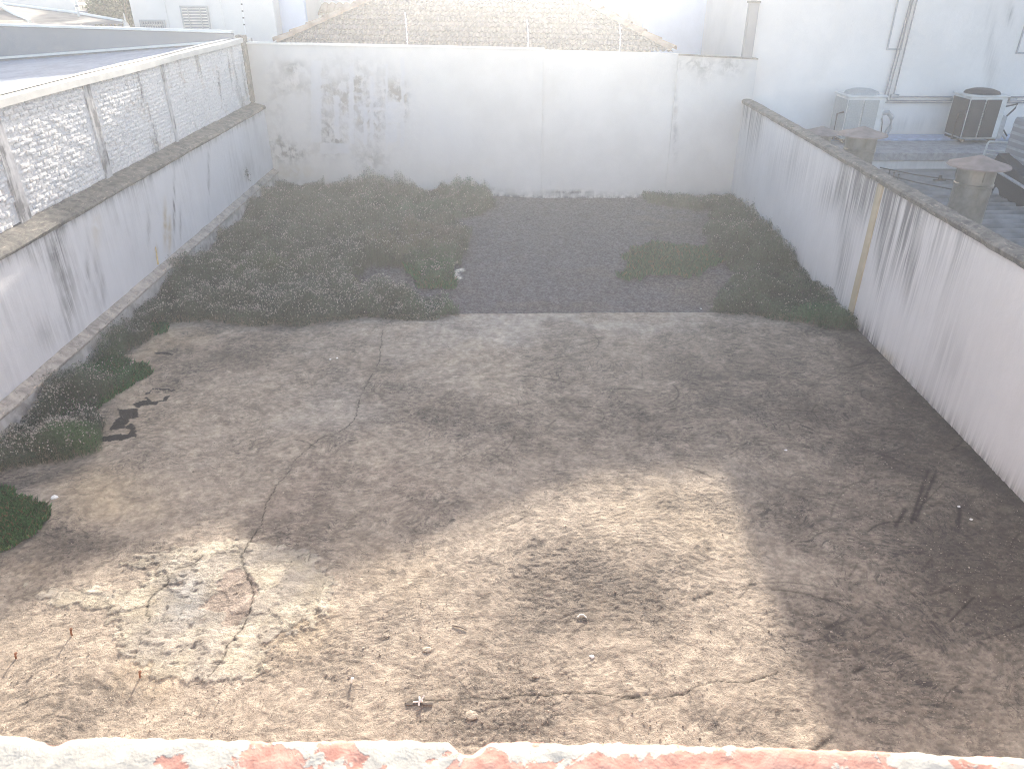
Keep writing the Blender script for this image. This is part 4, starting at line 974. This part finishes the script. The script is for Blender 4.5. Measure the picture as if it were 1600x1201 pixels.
# pale pipe frame
a = Zp(1538, 240, 1.6); b = Zp(1583, 228, 1.75)
pf = thing('pale_pipe_frame', 'pale bent pipe rail in front of the dark condenser', 'rail', tuple(a))
q = b-a
MB().tube([(0, 0, -.1), (.02, .02, .20), (.06, .04, .24), (q[0], q[1]*.4, .22)], .022, 8).build('upper_rail', M_acw, pf)
MB().tube([(.03, .02, .06), (q[0]*.8, q[1]*.3, .03)], .018, 8).build('lower_rail', M_acw, pf)
MB().tube([(.03, .02, -.02), (q[0]*.9, q[1]*.3, -.06)], .018, 8).build('lower_rail', M_acw, pf)
# flues
def flue(px_, py_, zc, capr, pr, label, base_z=1.0, hat=.13):
    c = Zp(px_, py_, zc)
    t = thing('flue', label, 'flue', (c[0], c[1], base_z), group='round metal flues with conical caps')
    h = zc-base_z
    MB().lathe([(0, h+hat), (.02, h+hat), (capr*.55, h+hat*.42), (capr, h+.0), (capr+.006, h-.02), (capr-.01, h-.02), (capr*.5, h+hat*.3), (0, h+hat*.6)], 36).build('conical_cap', M_flcap, t, smooth=False)
    MB().lathe([(pr, -.05), (pr, h-.30), (pr+.012, h-.29), (pr+.012, h-.26), (pr, h-.25), (pr, h-.03)], 36).build('pipe', M_galv, t)
    for k in range(3):
        a = k*2.1+.4; MB().box((pr*math.cos(a)-.012, pr*math.sin(a)-.012, h-.2), (pr*math.cos(a)+.012, pr*math.sin(a)+.012, h+.03)).build('cap_strap', M_galv, t)
    MB().lathe([(pr+.10, .012), (pr+.02, .05), (pr+.003, .12)], 30).build('flashing_collar', M_galv, t)
    return t
flue(1530, 257, 2.60, .41, .25, 'large round metal flue with conical cap, nearest above the right wall')
flue(1348, 209, 2.42, .43, .27, 'middle grey flue with conical cap behind the right wall coping')
flue(1284, 207, 2.02, .40, .22, 'small far flue cap showing just above the right wall')
# wires / thin pipes along the roof
for k, (p, q, lab) in enumerate((((1375, 262), (1490, 282), 'upper dark cable'), ((1380, 272), (1488, 296), 'lower dark cable'))):
    a = Zp(*p, 1.35-.1*k); b = Zp(*q, 1.35-.1*k)
    w_ = thing('roof_cable', lab+' over the fibre cement roof left of the large flue', 'cable', tuple(a))
    MB().tube([(0, 0, 0), tuple((b-a)*.5-[0, 0, .02]), tuple(b-a)], .012, 6).build('cable_run', M_dark, w_)
for k, (pxx, pyy) in enumerate(((1388, 270), (1395, 274), (1402, 277))):
    a = Zp(pxx, pyy+6, 1.15); t_ = thing('roof_peg', ('leftmost', 'middle', 'rightmost')[k]+' of three short dark pegs on the fibre cement roof', 'peg', tuple(a), group='short pegs on the roof')
    MB().tube([(0, 0, -.15), (0, 0, .13)], .010, 6).build('peg_shaft', M_dark, t_); MB().lathe([(0, .13), (.022, .13), (.022, .15), (0, .15)], 8).build('peg_head', M_dark, t_)
a = Zp(1467, 285, 1.05); t_ = thing('roof_vent', 'small dark T-shaped vent on the fibre cement roof', 'vent', tuple(a))
MB().box((-.13, -.03, 0), (.13, .03, .06), .01).build('vent_base', M_dark, t_); MB().box((-.03, -.025, .061), (.03, .025, .15), .008).build('vent_neck', M_dark, t_)

# ------------------------------------------------------------------ weeds
def leaves(n, P, size, asp, tilt, col, cvar, rg):
    """n leaf quads at P with normals mostly up"""
    az = rg.uniform(0, 2*math.pi, n); el = rg.normal(tilt, .5, n); s = size*rg.uniform(.5, 1.0, n)*(1+.9*(rg.random(n) < .2))
    D = np.stack([np.cos(az)*np.cos(el), np.sin(az)*np.cos(el), np.sin(el)], 1)
    S = np.stack([-np.sin(az), np.cos(az), rg.normal(0, .35, n)], 1)
    w = (s*asp)[:, None]; s = s[:, None]
    droop = np.array([0, 0, -1.])*s*.25
    V = np.stack([P, P+D*s*.5+S*w*.5, P+D*s+droop, P+D*s*.5-S*w*.5], 1).reshape(-1, 3)
    g = col*rg.uniform(1-cvar, 1+cvar, (n, 1)); c = np.repeat(np.concatenate([g, np.ones((n, 1))], 1), 4, 0)
    return V, np.arange(4*n).reshape(-1, 4), c
def scatter(poly, dens, rg, edge=0.0):
    W = np.array([Zp(*p)[:2] for p in poly]); lo = W.min(0)-.2; hi = W.max(0)+.2
    n = int((hi-lo).prod()*dens); P = rg.uniform(lo, hi, (n, 2))
    J = P + np.stack([fbm(P[:, 0]*2.2, P[:, 1]*2.2, 71, 4)-.5, fbm(P[:, 0]*2.2, P[:, 1]*2.2, 77, 4)-.5], 1)*edge
    return P[inpoly(J[:, 0], J[:, 1], W.tolist())]
def colour_at(P, base, zones, rg):
    px, py = px_of(P[:, 0], P[:, 1], np.zeros(len(P))); c = np.tile(np.array(base), (len(P), 1))
    for zx, zy, rx, ry, t in zones:
        k = np.clip(np.exp(-(((px-zx)/rx)**2+((py-zy)/ry)**2))*1.3 + rg.normal(0, .12, len(P)), 0, 1)[:, None]; c = c*(1-k)+np.array(t)*k
    return c
ZON = [(640, 385, 70, 22, (.17, .12, .085)), (680, 425, 40, 22, (.05, .12, .05)), (700, 372, 30, 12, (.15, .11, .10)), (400, 430, 60, 12, (.085, .095, .055)), (740, 300, 30, 14, (.06, .11, .07)), (650, 330, 80, 15, (.055, .085, .06)),
       (175, 585, 50, 25, (.04, .115, .045)), (1290, 495, 60, 18, (.045, .115, .06)), (1060, 305, 60, 10, (.06, .11, .07)), (540, 395, 20, 12, (.04, .05, .05)), (570, 440, 26, 16, (.10, .10, .065)), (700, 480, 60, 14, (.06, .10, .055)), (130, 700, 50, 20, (.06, .11, .05))]
def weeds(name, poly, label, hmax, dens, lsize, flower, rg, base=(.080, .084, .078), edge=.5, bumps=(), fz=(), fall=.14):
    P = scatter(poly, dens, rg, edge); n = len(P)
    W = [tuple(Zp(*p)[:2]) for p in poly]; W.append(W[0])
    de = seg_dist(P[:, 0], P[:, 1], W)
    px, py = px_of(P[:, 0], P[:, 1], np.zeros(n))
    cl = vn(P[:, 0]*4.3, P[:, 1]*4.3, 64)
    hh = hmax*(.1+1.7*(fbm(P[:, 0]*1.5, P[:, 1]*1.5, 61, 4)-.15))*(.45+.95*cl)*sst(0.0, fall, de+.05)
    hh = hh*(1+blobs(px, py, list(bumps))); hh = np.clip(hh, .03, None)
    gz = -.02
    z = gz + hh*rg.uniform(.08, 1.0, n)**.6
    Q = np.stack([P[:, 0], P[:, 1], z], 1)
    c = colour_at(P, base, ZON, rg)
    c = c*(.25+1.0*fbm(P[:, 0]*3, P[:, 1]*3, 66, 4)+.75*cl)[:, None]*.95  # tall clumps lighter, hollows darker: clump lighting put into the leaf colour
    V, F, cc = leaves(n, Q, lsize, .42, .35, c, .45, rg)
    Vs = [V]; Fs = [F]; Cs = [cc]
    # stems
    k = max(1, n//5); idx = rg.choice(n, k, replace=False); B = np.stack([P[idx, 0], P[idx, 1], np.full(k, gz-.02)], 1)
    T = np.stack([P[idx, 0]+rg.normal(0, .04, k), P[idx, 1]+rg.normal(0, .04, k), gz+hh[idx]*rg.uniform(.7, 1.12, k)], 1)
    a = rg.uniform(0, 6.28, k); w = np.stack([np.cos(a), np.sin(a), 0*a], 1)*.0025
    Vt = np.stack([B-w, B+w, T+w*.5, T-w*.5], 1).reshape(-1, 3); off = sum(len(v) for v in Vs)
    Vs.append(Vt); Fs.append(np.arange(4*k).reshape(-1, 4)+off); Cs.append(np.repeat(np.concatenate([c[idx]*1.1, np.ones((k, 1))], 1), 4, 0))
    o = link(name, mesh_np(name, np.concatenate(Vs), np.concatenate(Fs), M_leaf, False, np.concatenate(Cs)), kind='stuff', label=label)
    # flower heads: little eight-faced puffs, own child mesh
    if flower > 0:
        fm = flower*(.55 + .8*sst(.40, .62, fbm(P[:, 0]*2.6, P[:, 1]*2.6, 88, 5)))
        if fz: fm = fm*(.30+np.clip(blobs(px, py, list(fz)), 0, 1.4))
        s = np.where(rg.random(n) < fm)[0]; k = len(s)
        C = np.stack([P[s, 0], P[s, 1], gz+hh[s]*rg.uniform(.85, 1.15, k)+.01], 1); r = rg.uniform(.006, .0125, k)[:, None]
        ox = np.array([[1,0,0],[-1,0,0],[0,1,0],[0,-1,0],[0,0,1.1],[0,0,-1.1]])
        V = (C[:, None, :] + ox[None]*r[:, None, :]).reshape(-1, 3)
        fi = np.array([[0,2,4],[2,1,4],[1,3,4],[3,0,4],[2,0,5],[1,2,5],[3,1,5],[0,3,5]]); F = (fi[None]+6*np.arange(k)[:, None, None]).reshape(-1, 3)
        fc_ = np.array([.37, .355, .32])*rg.uniform(.35, 1.3, (k, 1)); fc_ = np.concatenate([fc_, np.ones((k, 1))], 1)
        link('flower_heads', mesh_np('flower_heads', V, F, M_flower, False, np.repeat(fc_, 6, 0)), o, kind='stuff')
    return o
r1 = np.random.default_rng(21)
big = [(428, 290), (480, 293), (560, 297), (640, 300), (690, 300), (770, 306), (772, 322), (745, 335), (700, 345), (735, 365), (722, 395), (712, 440), (660, 448), (640, 418), (575, 418), (560, 445), (600, 460), (700, 465), (728, 492), (690, 500), (640, 499), (590, 493), (520, 506), (455, 514), (380, 508), (330, 502), (270, 506), (212, 512), (196, 488), (268, 418), (332, 356)]
weeds('weed_bed', big, 'broad bed of dark green weeds with dry pale flower heads in the left rear yard', .36, 7500, .036, .085, r1,
      bumps=[(540, 297, 40, 8, .7), (745, 300, 26, 12, 1.0), (450, 290, 40, 10, .3)], fz=[(400, 480, 220, 50, .9), (660, 475, 90, 20, 1.3), (560, 420, 60, 40, .7), (330, 440, 120, 50, .5)])
r2 = np.random.default_rng(22)
strip = [(235, 500), (238, 528), (195, 556), (215, 578), (205, 600), (165, 628), (152, 645), (168, 680), (158, 704), (105, 720), (40, 730), (-60, 748), (-60, 745), (-60, 720), (0, 690), (60, 640), (90, 618), (150, 568), (200, 520)]
weeds('weed_strip', strip, 'strip of flowering weeds along the foot of the left wall', .34, 9500, .030, .10, r2, edge=.15, fall=.05, fz=[(60, 680, 90, 55, 1.5), (200, 520, 40, 25, 1.2), (130, 600, 30, 20, .3)],
      bumps=[(175, 590, 40, 22, -.55)])
r3 = np.random.default_rng(23)
right = [(1000, 306), (1060, 309), (1140, 309), (1170, 330), (1230, 395), (1290, 455), (1338, 500), (1338, 516), (1300, 516), (1240, 507), (1180, 493), (1110, 488), (1118, 462), (1150, 430), (1118, 400), (1100, 360), (1112, 330), (1050, 322), (1005, 316)]
weeds('weed_border', right, 'border of green weeds along the foot of the right wall', .30, 6500, .036, .02, r3, base=(.074, .088, .070),
      bumps=[(1200, 380, 40, 40, .4), (1130, 310, 30, 14, .3)])
# grass patches
def grass(name, poly, label, h, dens, rg, col=(.06, .145, .055), edge=.6):
    P = scatter(poly, dens, rg, edge); n = len(P); W = [tuple(Zp(*p)[:2]) for p in poly]; W.append(W[0])
    hh = h*rg.uniform(.4, 1.2, n)*(.5+fbm(P[:, 0]*4, P[:, 1]*4, 5, 3)); a = rg.uniform(0, 6.28, n); ln = rg.uniform(.2, .9, n)*hh
    B = np.stack([P[:, 0], P[:, 1], np.full(n, -.02)], 1); w = np.stack([-np.sin(a), np.cos(a), 0*a], 1)*rg.uniform(.002, .0045, (n, 1))
    D = np.stack([np.cos(a), np.sin(a), 0*a], 1)
    Mp = B + D*(ln*.35)[:, None] + np.array([0, 0, 1])*(hh*.65+.02)[:, None]; T = B + D*ln[:, None] + np.array([0, 0, 1])*(hh+.02)[:, None]
    V = np.stack([B-w, B+w, Mp+w*.8, T, Mp-w*.8], 1).reshape(-1, 3)
    c = np.array(col)*rg.uniform(.55, 1.5, (n, 1)); c[rg.random(n) < .12] = (.19, .16, .09)
    return link(name, mesh_np(name, V, np.arange(5*n).reshape(-1, 5), M_grass, False, np.repeat(np.concatenate([c, np.ones((n, 1))], 1), 5, 0)), kind='stuff', label=label)
r4 = np.random.default_rng(24)
grass('grass_patch', [(-80, 755), (10, 768), (45, 790), (62, 815), (48, 838), (15, 855), (-80, 880)], 'short bright green grass at the left edge of the slab', .07, 9000, r4, edge=.35)
grass('grass_patch', [(965, 402), (1010, 382), (1060, 385), (1130, 392), (1130, 405), (1060, 426), (1010, 437), (970, 427)], 'low green grass island in the middle of the dark gravel', .09, 2600, r4, (.05, .12, .06), 1.2)
grass('grass_patch', [(95, 605), (170, 560), (215, 566), (240, 582), (215, 600), (180, 622), (150, 640), (95, 655)], 'green grass tongue spreading from the left weeds onto the slab', .07, 7000, r4, (.06, .15, .06), .3)
grass('grass_patch', [(630, 415), (700, 415), (715, 430), (700, 450), (650, 448)], 'bright green grass beside the white paint marks on the gravel', .09, 3500, r4, (.05, .14, .055), .5)
grass('grass_patch', [(235, 508), (262, 506), (258, 520), (240, 524)], 'tiny green grass tuft at the left edge of the weed bed', .07, 6000, r4, (.035, .12, .05), .1)

# ------------------------------------------------------------------ foreground parapet
def build_parapet():
    zt = 4.20
    E = [(-80, 1144), (0, 1144), (45, 1147), (72, 1156), (86, 1160), (108, 1150), (140, 1147), (240, 1148), (330, 1152), (450, 1153), (600, 1152), (700, 1153), (710, 1160), (722, 1172), (738, 1174), (752, 1163), (765, 1155), (830, 1153), (868, 1155), (880, 1158), (908, 1158), (925, 1155), (1100, 1160), (1200, 1163), (1300, 1166), (1430, 1171), (1500, 1177), (1530, 1175), (1600, 1180), (1680, 1182)]
    W = np.array([Zp(x, y, zt) for x, y in E]); xs = np.arange(-3.0, 3.001, .0025); yf = np.interp(xs, W[:, 0], W[:, 1])
    yf = yf + (fbm(xs*60, xs*0, 4, 5)-.5)*.006 - .03*sst(.62, .72, fbm(xs*9, xs*0, 6, 4))*(np.abs(xs) > .62)
    ext = np.interp(xs, [xs[0], xs[-1]], [0, 0])
    ts = np.concatenate([np.linspace(0, 1, 50)])
    y0 = .40
    rows = []; cols = []
    prof = [(-.6, -1.0), (-.35, -.45), (-.10, -.12)]
    V = []; c = []
    nominal = .605
    for j, (dz) in enumerate((-4.3, -.6, -.10, -.03, -.012, -.004)):
        dy = (-.004, -.004, -.003, -.002, .001, -.0015)[j]
        chip = (nominal - yf)*(0 if j < 2 else (.3, .75, 1, 1)[j-2])
        yy = nominal - chip + dy if j > 1 else np.full_like(xs, nominal)
        V.append(np.stack([xs, yy + (fbm(xs*80, xs*0+j, 7, 3)-.5)*.003, np.full_like(xs, zt+dz)], 1))
        cols.append(np.stack([xs*0+.3, xs*0+(.6 if 0 < j < 4 else 0) , xs*0, xs*0+1], 1))
    for k, t in enumerate(ts[::1]):
        yy = yf*(1-t) + y0*t; yy = yy - .005*(1-t)*0
        X = xs; Z = zt + (fbm(X*22, yy*22, 14, 5)-.5)*.007 - .004*np.exp(-t/.04)
        V.append(np.stack([X, yy - .003*(t == 0), Z], 1))
        px, py = px_of(X, yy, zt)
        w = blobs(px, py, [(330, 1185, 90, 40, .5), (160, 1180, 120, 40, 1.3), (620, 1170, 60, 20, .4), (850, 1172, 90, 20, .6), (1030, 1166, 110, 9, .5), (620, 1195, 50, 14, .5), (1180, 1190, 60, 12, .2), (1400, 1190, 90, 20, .4), (40, 1170, 60, 30, 1.0)]) - blobs(px, py, [(265, 1185, 26, 30, .9), (420, 1190, 50, 16, .3), (760, 1192, 30, 16, .6), (1100, 1190, 90, 16, .5), (960, 1195, 40, 10, .4)])
        red_edge = np.exp(-((py-np.interp(px, [e[0] for e in E], [e[1] for e in E]))/5)**2)*sst(900, 1200, px)*0
        cem = sst(105, 60, px)*1.1*0 + blobs(px, py, [(25, 1150, 70, 13, 1.0), (1575, 1186, 70, 10, 1.0), (737, 1172, 22, 9, 1.2), (1530, 1180, 20, 10, .6)])
        cols.append(np.stack([w*.55+.42, cem, X*0, X*0+1], 1))
    nV = np.concatenate(V); nC = np.concatenate(cols)
    F = grid_faces(len(xs), len(V))
    t = thing('parapet_wall', 'near parapet with peeling white and salmon-pink paint at the bottom edge', 'parapet', (0, .5, 0))
    loc0(link('parapet_top', mesh_np('parapet_top', nV, F, M_parapet, True, nC), t), t)
    loc0(MB().box((-8, .25, -.3), (8, .399, 4.18)).build('parapet_core', MP_white, t), t)
    loc0(MB().box((-8, .399, -.3), (-3.002, .60, 4.2), .005).build('parapet_side', MP_white, t), t)
    loc0(MB().box((3.002, .399, -.3), (8, .60, 4.2), .005).build('parapet_side', MP_white, t), t)
build_parapet()

# ------------------------------------------------------------------ small things on the slab
def hz(p): return float(slab_h(np.array([p[0]]), np.array([p[1]]))[0])
def rock(name, px_, py_, r, label, cat, mat, flat=.6, seed=1, grp=None):
    w = Zp(px_, py_); rg = np.random.default_rng(seed)
    V = []; F = []
    n = 7
    for j, (rr, zz) in enumerate(((.8, -.3), (1, .15), (.75, .7), (.3, .95))):
        for k in range(n):
            a = 2*math.pi*k/n; q = rg.uniform(.75, 1.2); V.append((r*rr*q*math.cos(a)*1.25, r*rr*q*math.sin(a), r*flat*zz*rg.uniform(.85, 1.15)))
    for j in range(3):
        for k in range(n): F.append((j*n+k, j*n+(k+1) % n, (j+1)*n+(k+1) % n, (j+1)*n+k))
    F.append(tuple(range(n-1, -1, -1))); F.append(tuple(range(3*n, 4*n)))
    return link(name, mesh_np(name, V, F, mat), loc=(w[0], w[1], hz(w)+.004), label=label, category=cat, **({'group': grp} if grp else {}))
rock('plastic_block', 85, 777, .035, 'small white plastic block on the slab by the left grass', 'litter', M_pvc, .7, 3)
for i, (a, b, r, l) in enumerate(((604, 993, .032, 'flat pale mortar crumb, upper left of the two near the slab centre'), (668, 1015, .045, 'larger pale mortar crumb on the sunlit slab'), (838, 1056, .035, 'pale crumb beside the curved crack right of centre'),
    (505, 966, .012, 'tiny dark crumb on the tan stain'), (737, 1118, .06, 'grey concrete lump near the chipped parapet notch'), (458, 1160, .02, 'small grey pebble'))[:5]):
    rock('mortar_crumb', a, b, r*.75, l, 'crumb', M_stone, .3, 10+i)
for i, (a, b, l) in enumerate(((516, 562, 'tiny white scrap on the slab below the weed bed'), (1095, 483, 'white scrap on the gravel at the slab edge, right'), (1228, 703, 'white speck on the shaded slab, right of centre'), (1498, 792, 'white scrap by the dark marks near the right wall'), (1517, 812, 'smaller white scrap beside the dark marks near the right wall'), (527, 560, 'second tiny white scrap below the weed bed'), (925, 1026, 'curled white scrap on the sunlit slab'))):
    rock('white_scrap', a, b, .016 if i != 6 else .02, l, 'litter', M_pvc, .5, 30+i)
# pegs standing out of the slab
for (a, b, h, l, mt) in ((112, 992, .07, 'short rusty peg standing in the slab, left', M_rebar), (219, 1058, .06, 'short rusty peg standing in the slab below the peeling patch', M_rebar), (549, 1066, .04, 'short white peg standing in the slab near the centre', M_pvc), (25, 1028, .05, 'short rusty peg standing near the left edge of the slab', M_rebar)):
    w = Zp(a, b); t = thing('peg', l, 'peg', (w[0], w[1], hz(w)), group='pegs standing in the slab')
    MB().tube([(0, 0, -.02), (.004, 0, h*.6), (.012, .004, h)], [.008, .008, .008], 7).build('peg_shaft', mt, t)
    MB().lathe([(0, h), (.013, h+.001), (.012, h+.008), (0, h+.010)], 8, (.012, .004, 0)).build('peg_head', mt, t)
w = Zp(655, 1098); t = thing('plastic_clip', 'white plastic clip with prongs lying on the dark joint near the parapet', 'clip', (w[0], w[1], hz(w)))
MB().tube([(-.045, 0, .012), (.03, .006, .016)], .007, 6).build('clip_bar', M_pvc, t); MB().tube([(.0, -.03, .01), (.005, .0, .035), (.0, .035, .03)], .007, 6).build('clip_prong', M_pvc, t); MB().tube([(.01, 0, .02), (.04, .03, .05)], .006, 6).build('clip_prong', M_pvc, t)
w = Zp(909, 964); t = thing('curved_scrap', 'small curved pale metal strip on the sunlit slab', 'litter', (w[0], w[1], hz(w)))
MB().tube([(-.04, -.01, .008), (-.02, .015, .014), (.015, .015, .014), (.04, -.012, .008)], .008, 6).build('strip', M_acw, t)
w0, w1 = Zp(707, 978), Zp(729, 985); t = thing('twig', 'short dark twig on the sunlit slab', 'twig', (w0[0], w0[1], hz(w0)))
MB().tube([(0, 0, .006), tuple((w1-w0)*.5+[0, .005, .012]), tuple(w1-w0+[0, 0, .006])], [.005, .006, .003], 6).build('twig_stem', M_dark, t)
w0 = Zp(634, 1100); w1 = Zp(676, 1098); t = thing('steel_strip', 'dark steel strip set in the joint under the white clip', 'strip', (w0[0], w0[1], hz(w0)))
MB().box((0, -.010, .002), (float(w1[0]-w0[0]), .010, .010), .003).build('strip_bar', M_dark, t)
a = Xp(243, 386, LX+.02); b = Xp(247, 413, LX+.1); t = thing('wooden_stake', 'pale wooden stake leaning against the left wall', 'stake', tuple(b))
MB().tube([(0, 0, 0), tuple((a-b))], [.016, .008], 6).build('stake_shaft', M_wood, t)
# little plant growing on the plinth
a = Xp(388, 282, LX+.08); t = thing('wall_plant', 'small dry plant growing on the plinth near the back corner', 'plant', tuple(a))
mm = MB().tube([(0, 0, 0), (.01, 0, .12), (-.01, .01, .28)], [.006, .004, .002], 5); mm.build('stem', M_dark, t)
rg = np.random.default_rng(9); P = np.array([[0, 0, .1]])+rg.normal(0, 1, (60, 3))*[.03, .03, .07]; V, F, cc = leaves(60, P+[0, 0, .05], .05, .4, .3, np.array([[.06, .07, .05]]), .4, rg)
link('foliage', mesh_np('foliage', V, F, M_leaf, False, cc), t)

# ------------------------------------------------------------------ haze volume added to give the veil of lens glare
hm = bpy.data.materials.new('glare_veil_haze'); hm.use_nodes = True; nt_ = hm.node_tree; nt_.nodes.clear()
out = nt_.nodes.new('ShaderNodeOutputMaterial'); pv = nt_.nodes.new('ShaderNodeVolumePrincipled')
pv.inputs['Color'].default_value = (.86, .92, 1.0, 1); pv.inputs['Density'].default_value = .0048; pv.inputs['Anisotropy'].default_value = .72
nt_.links.new(pv.outputs[0], out.inputs['Volume'])
hz_ = MB().box((-320, -220, -1.4), (320, 420, 8.3)).build('added_haze', hm, kind='stuff')
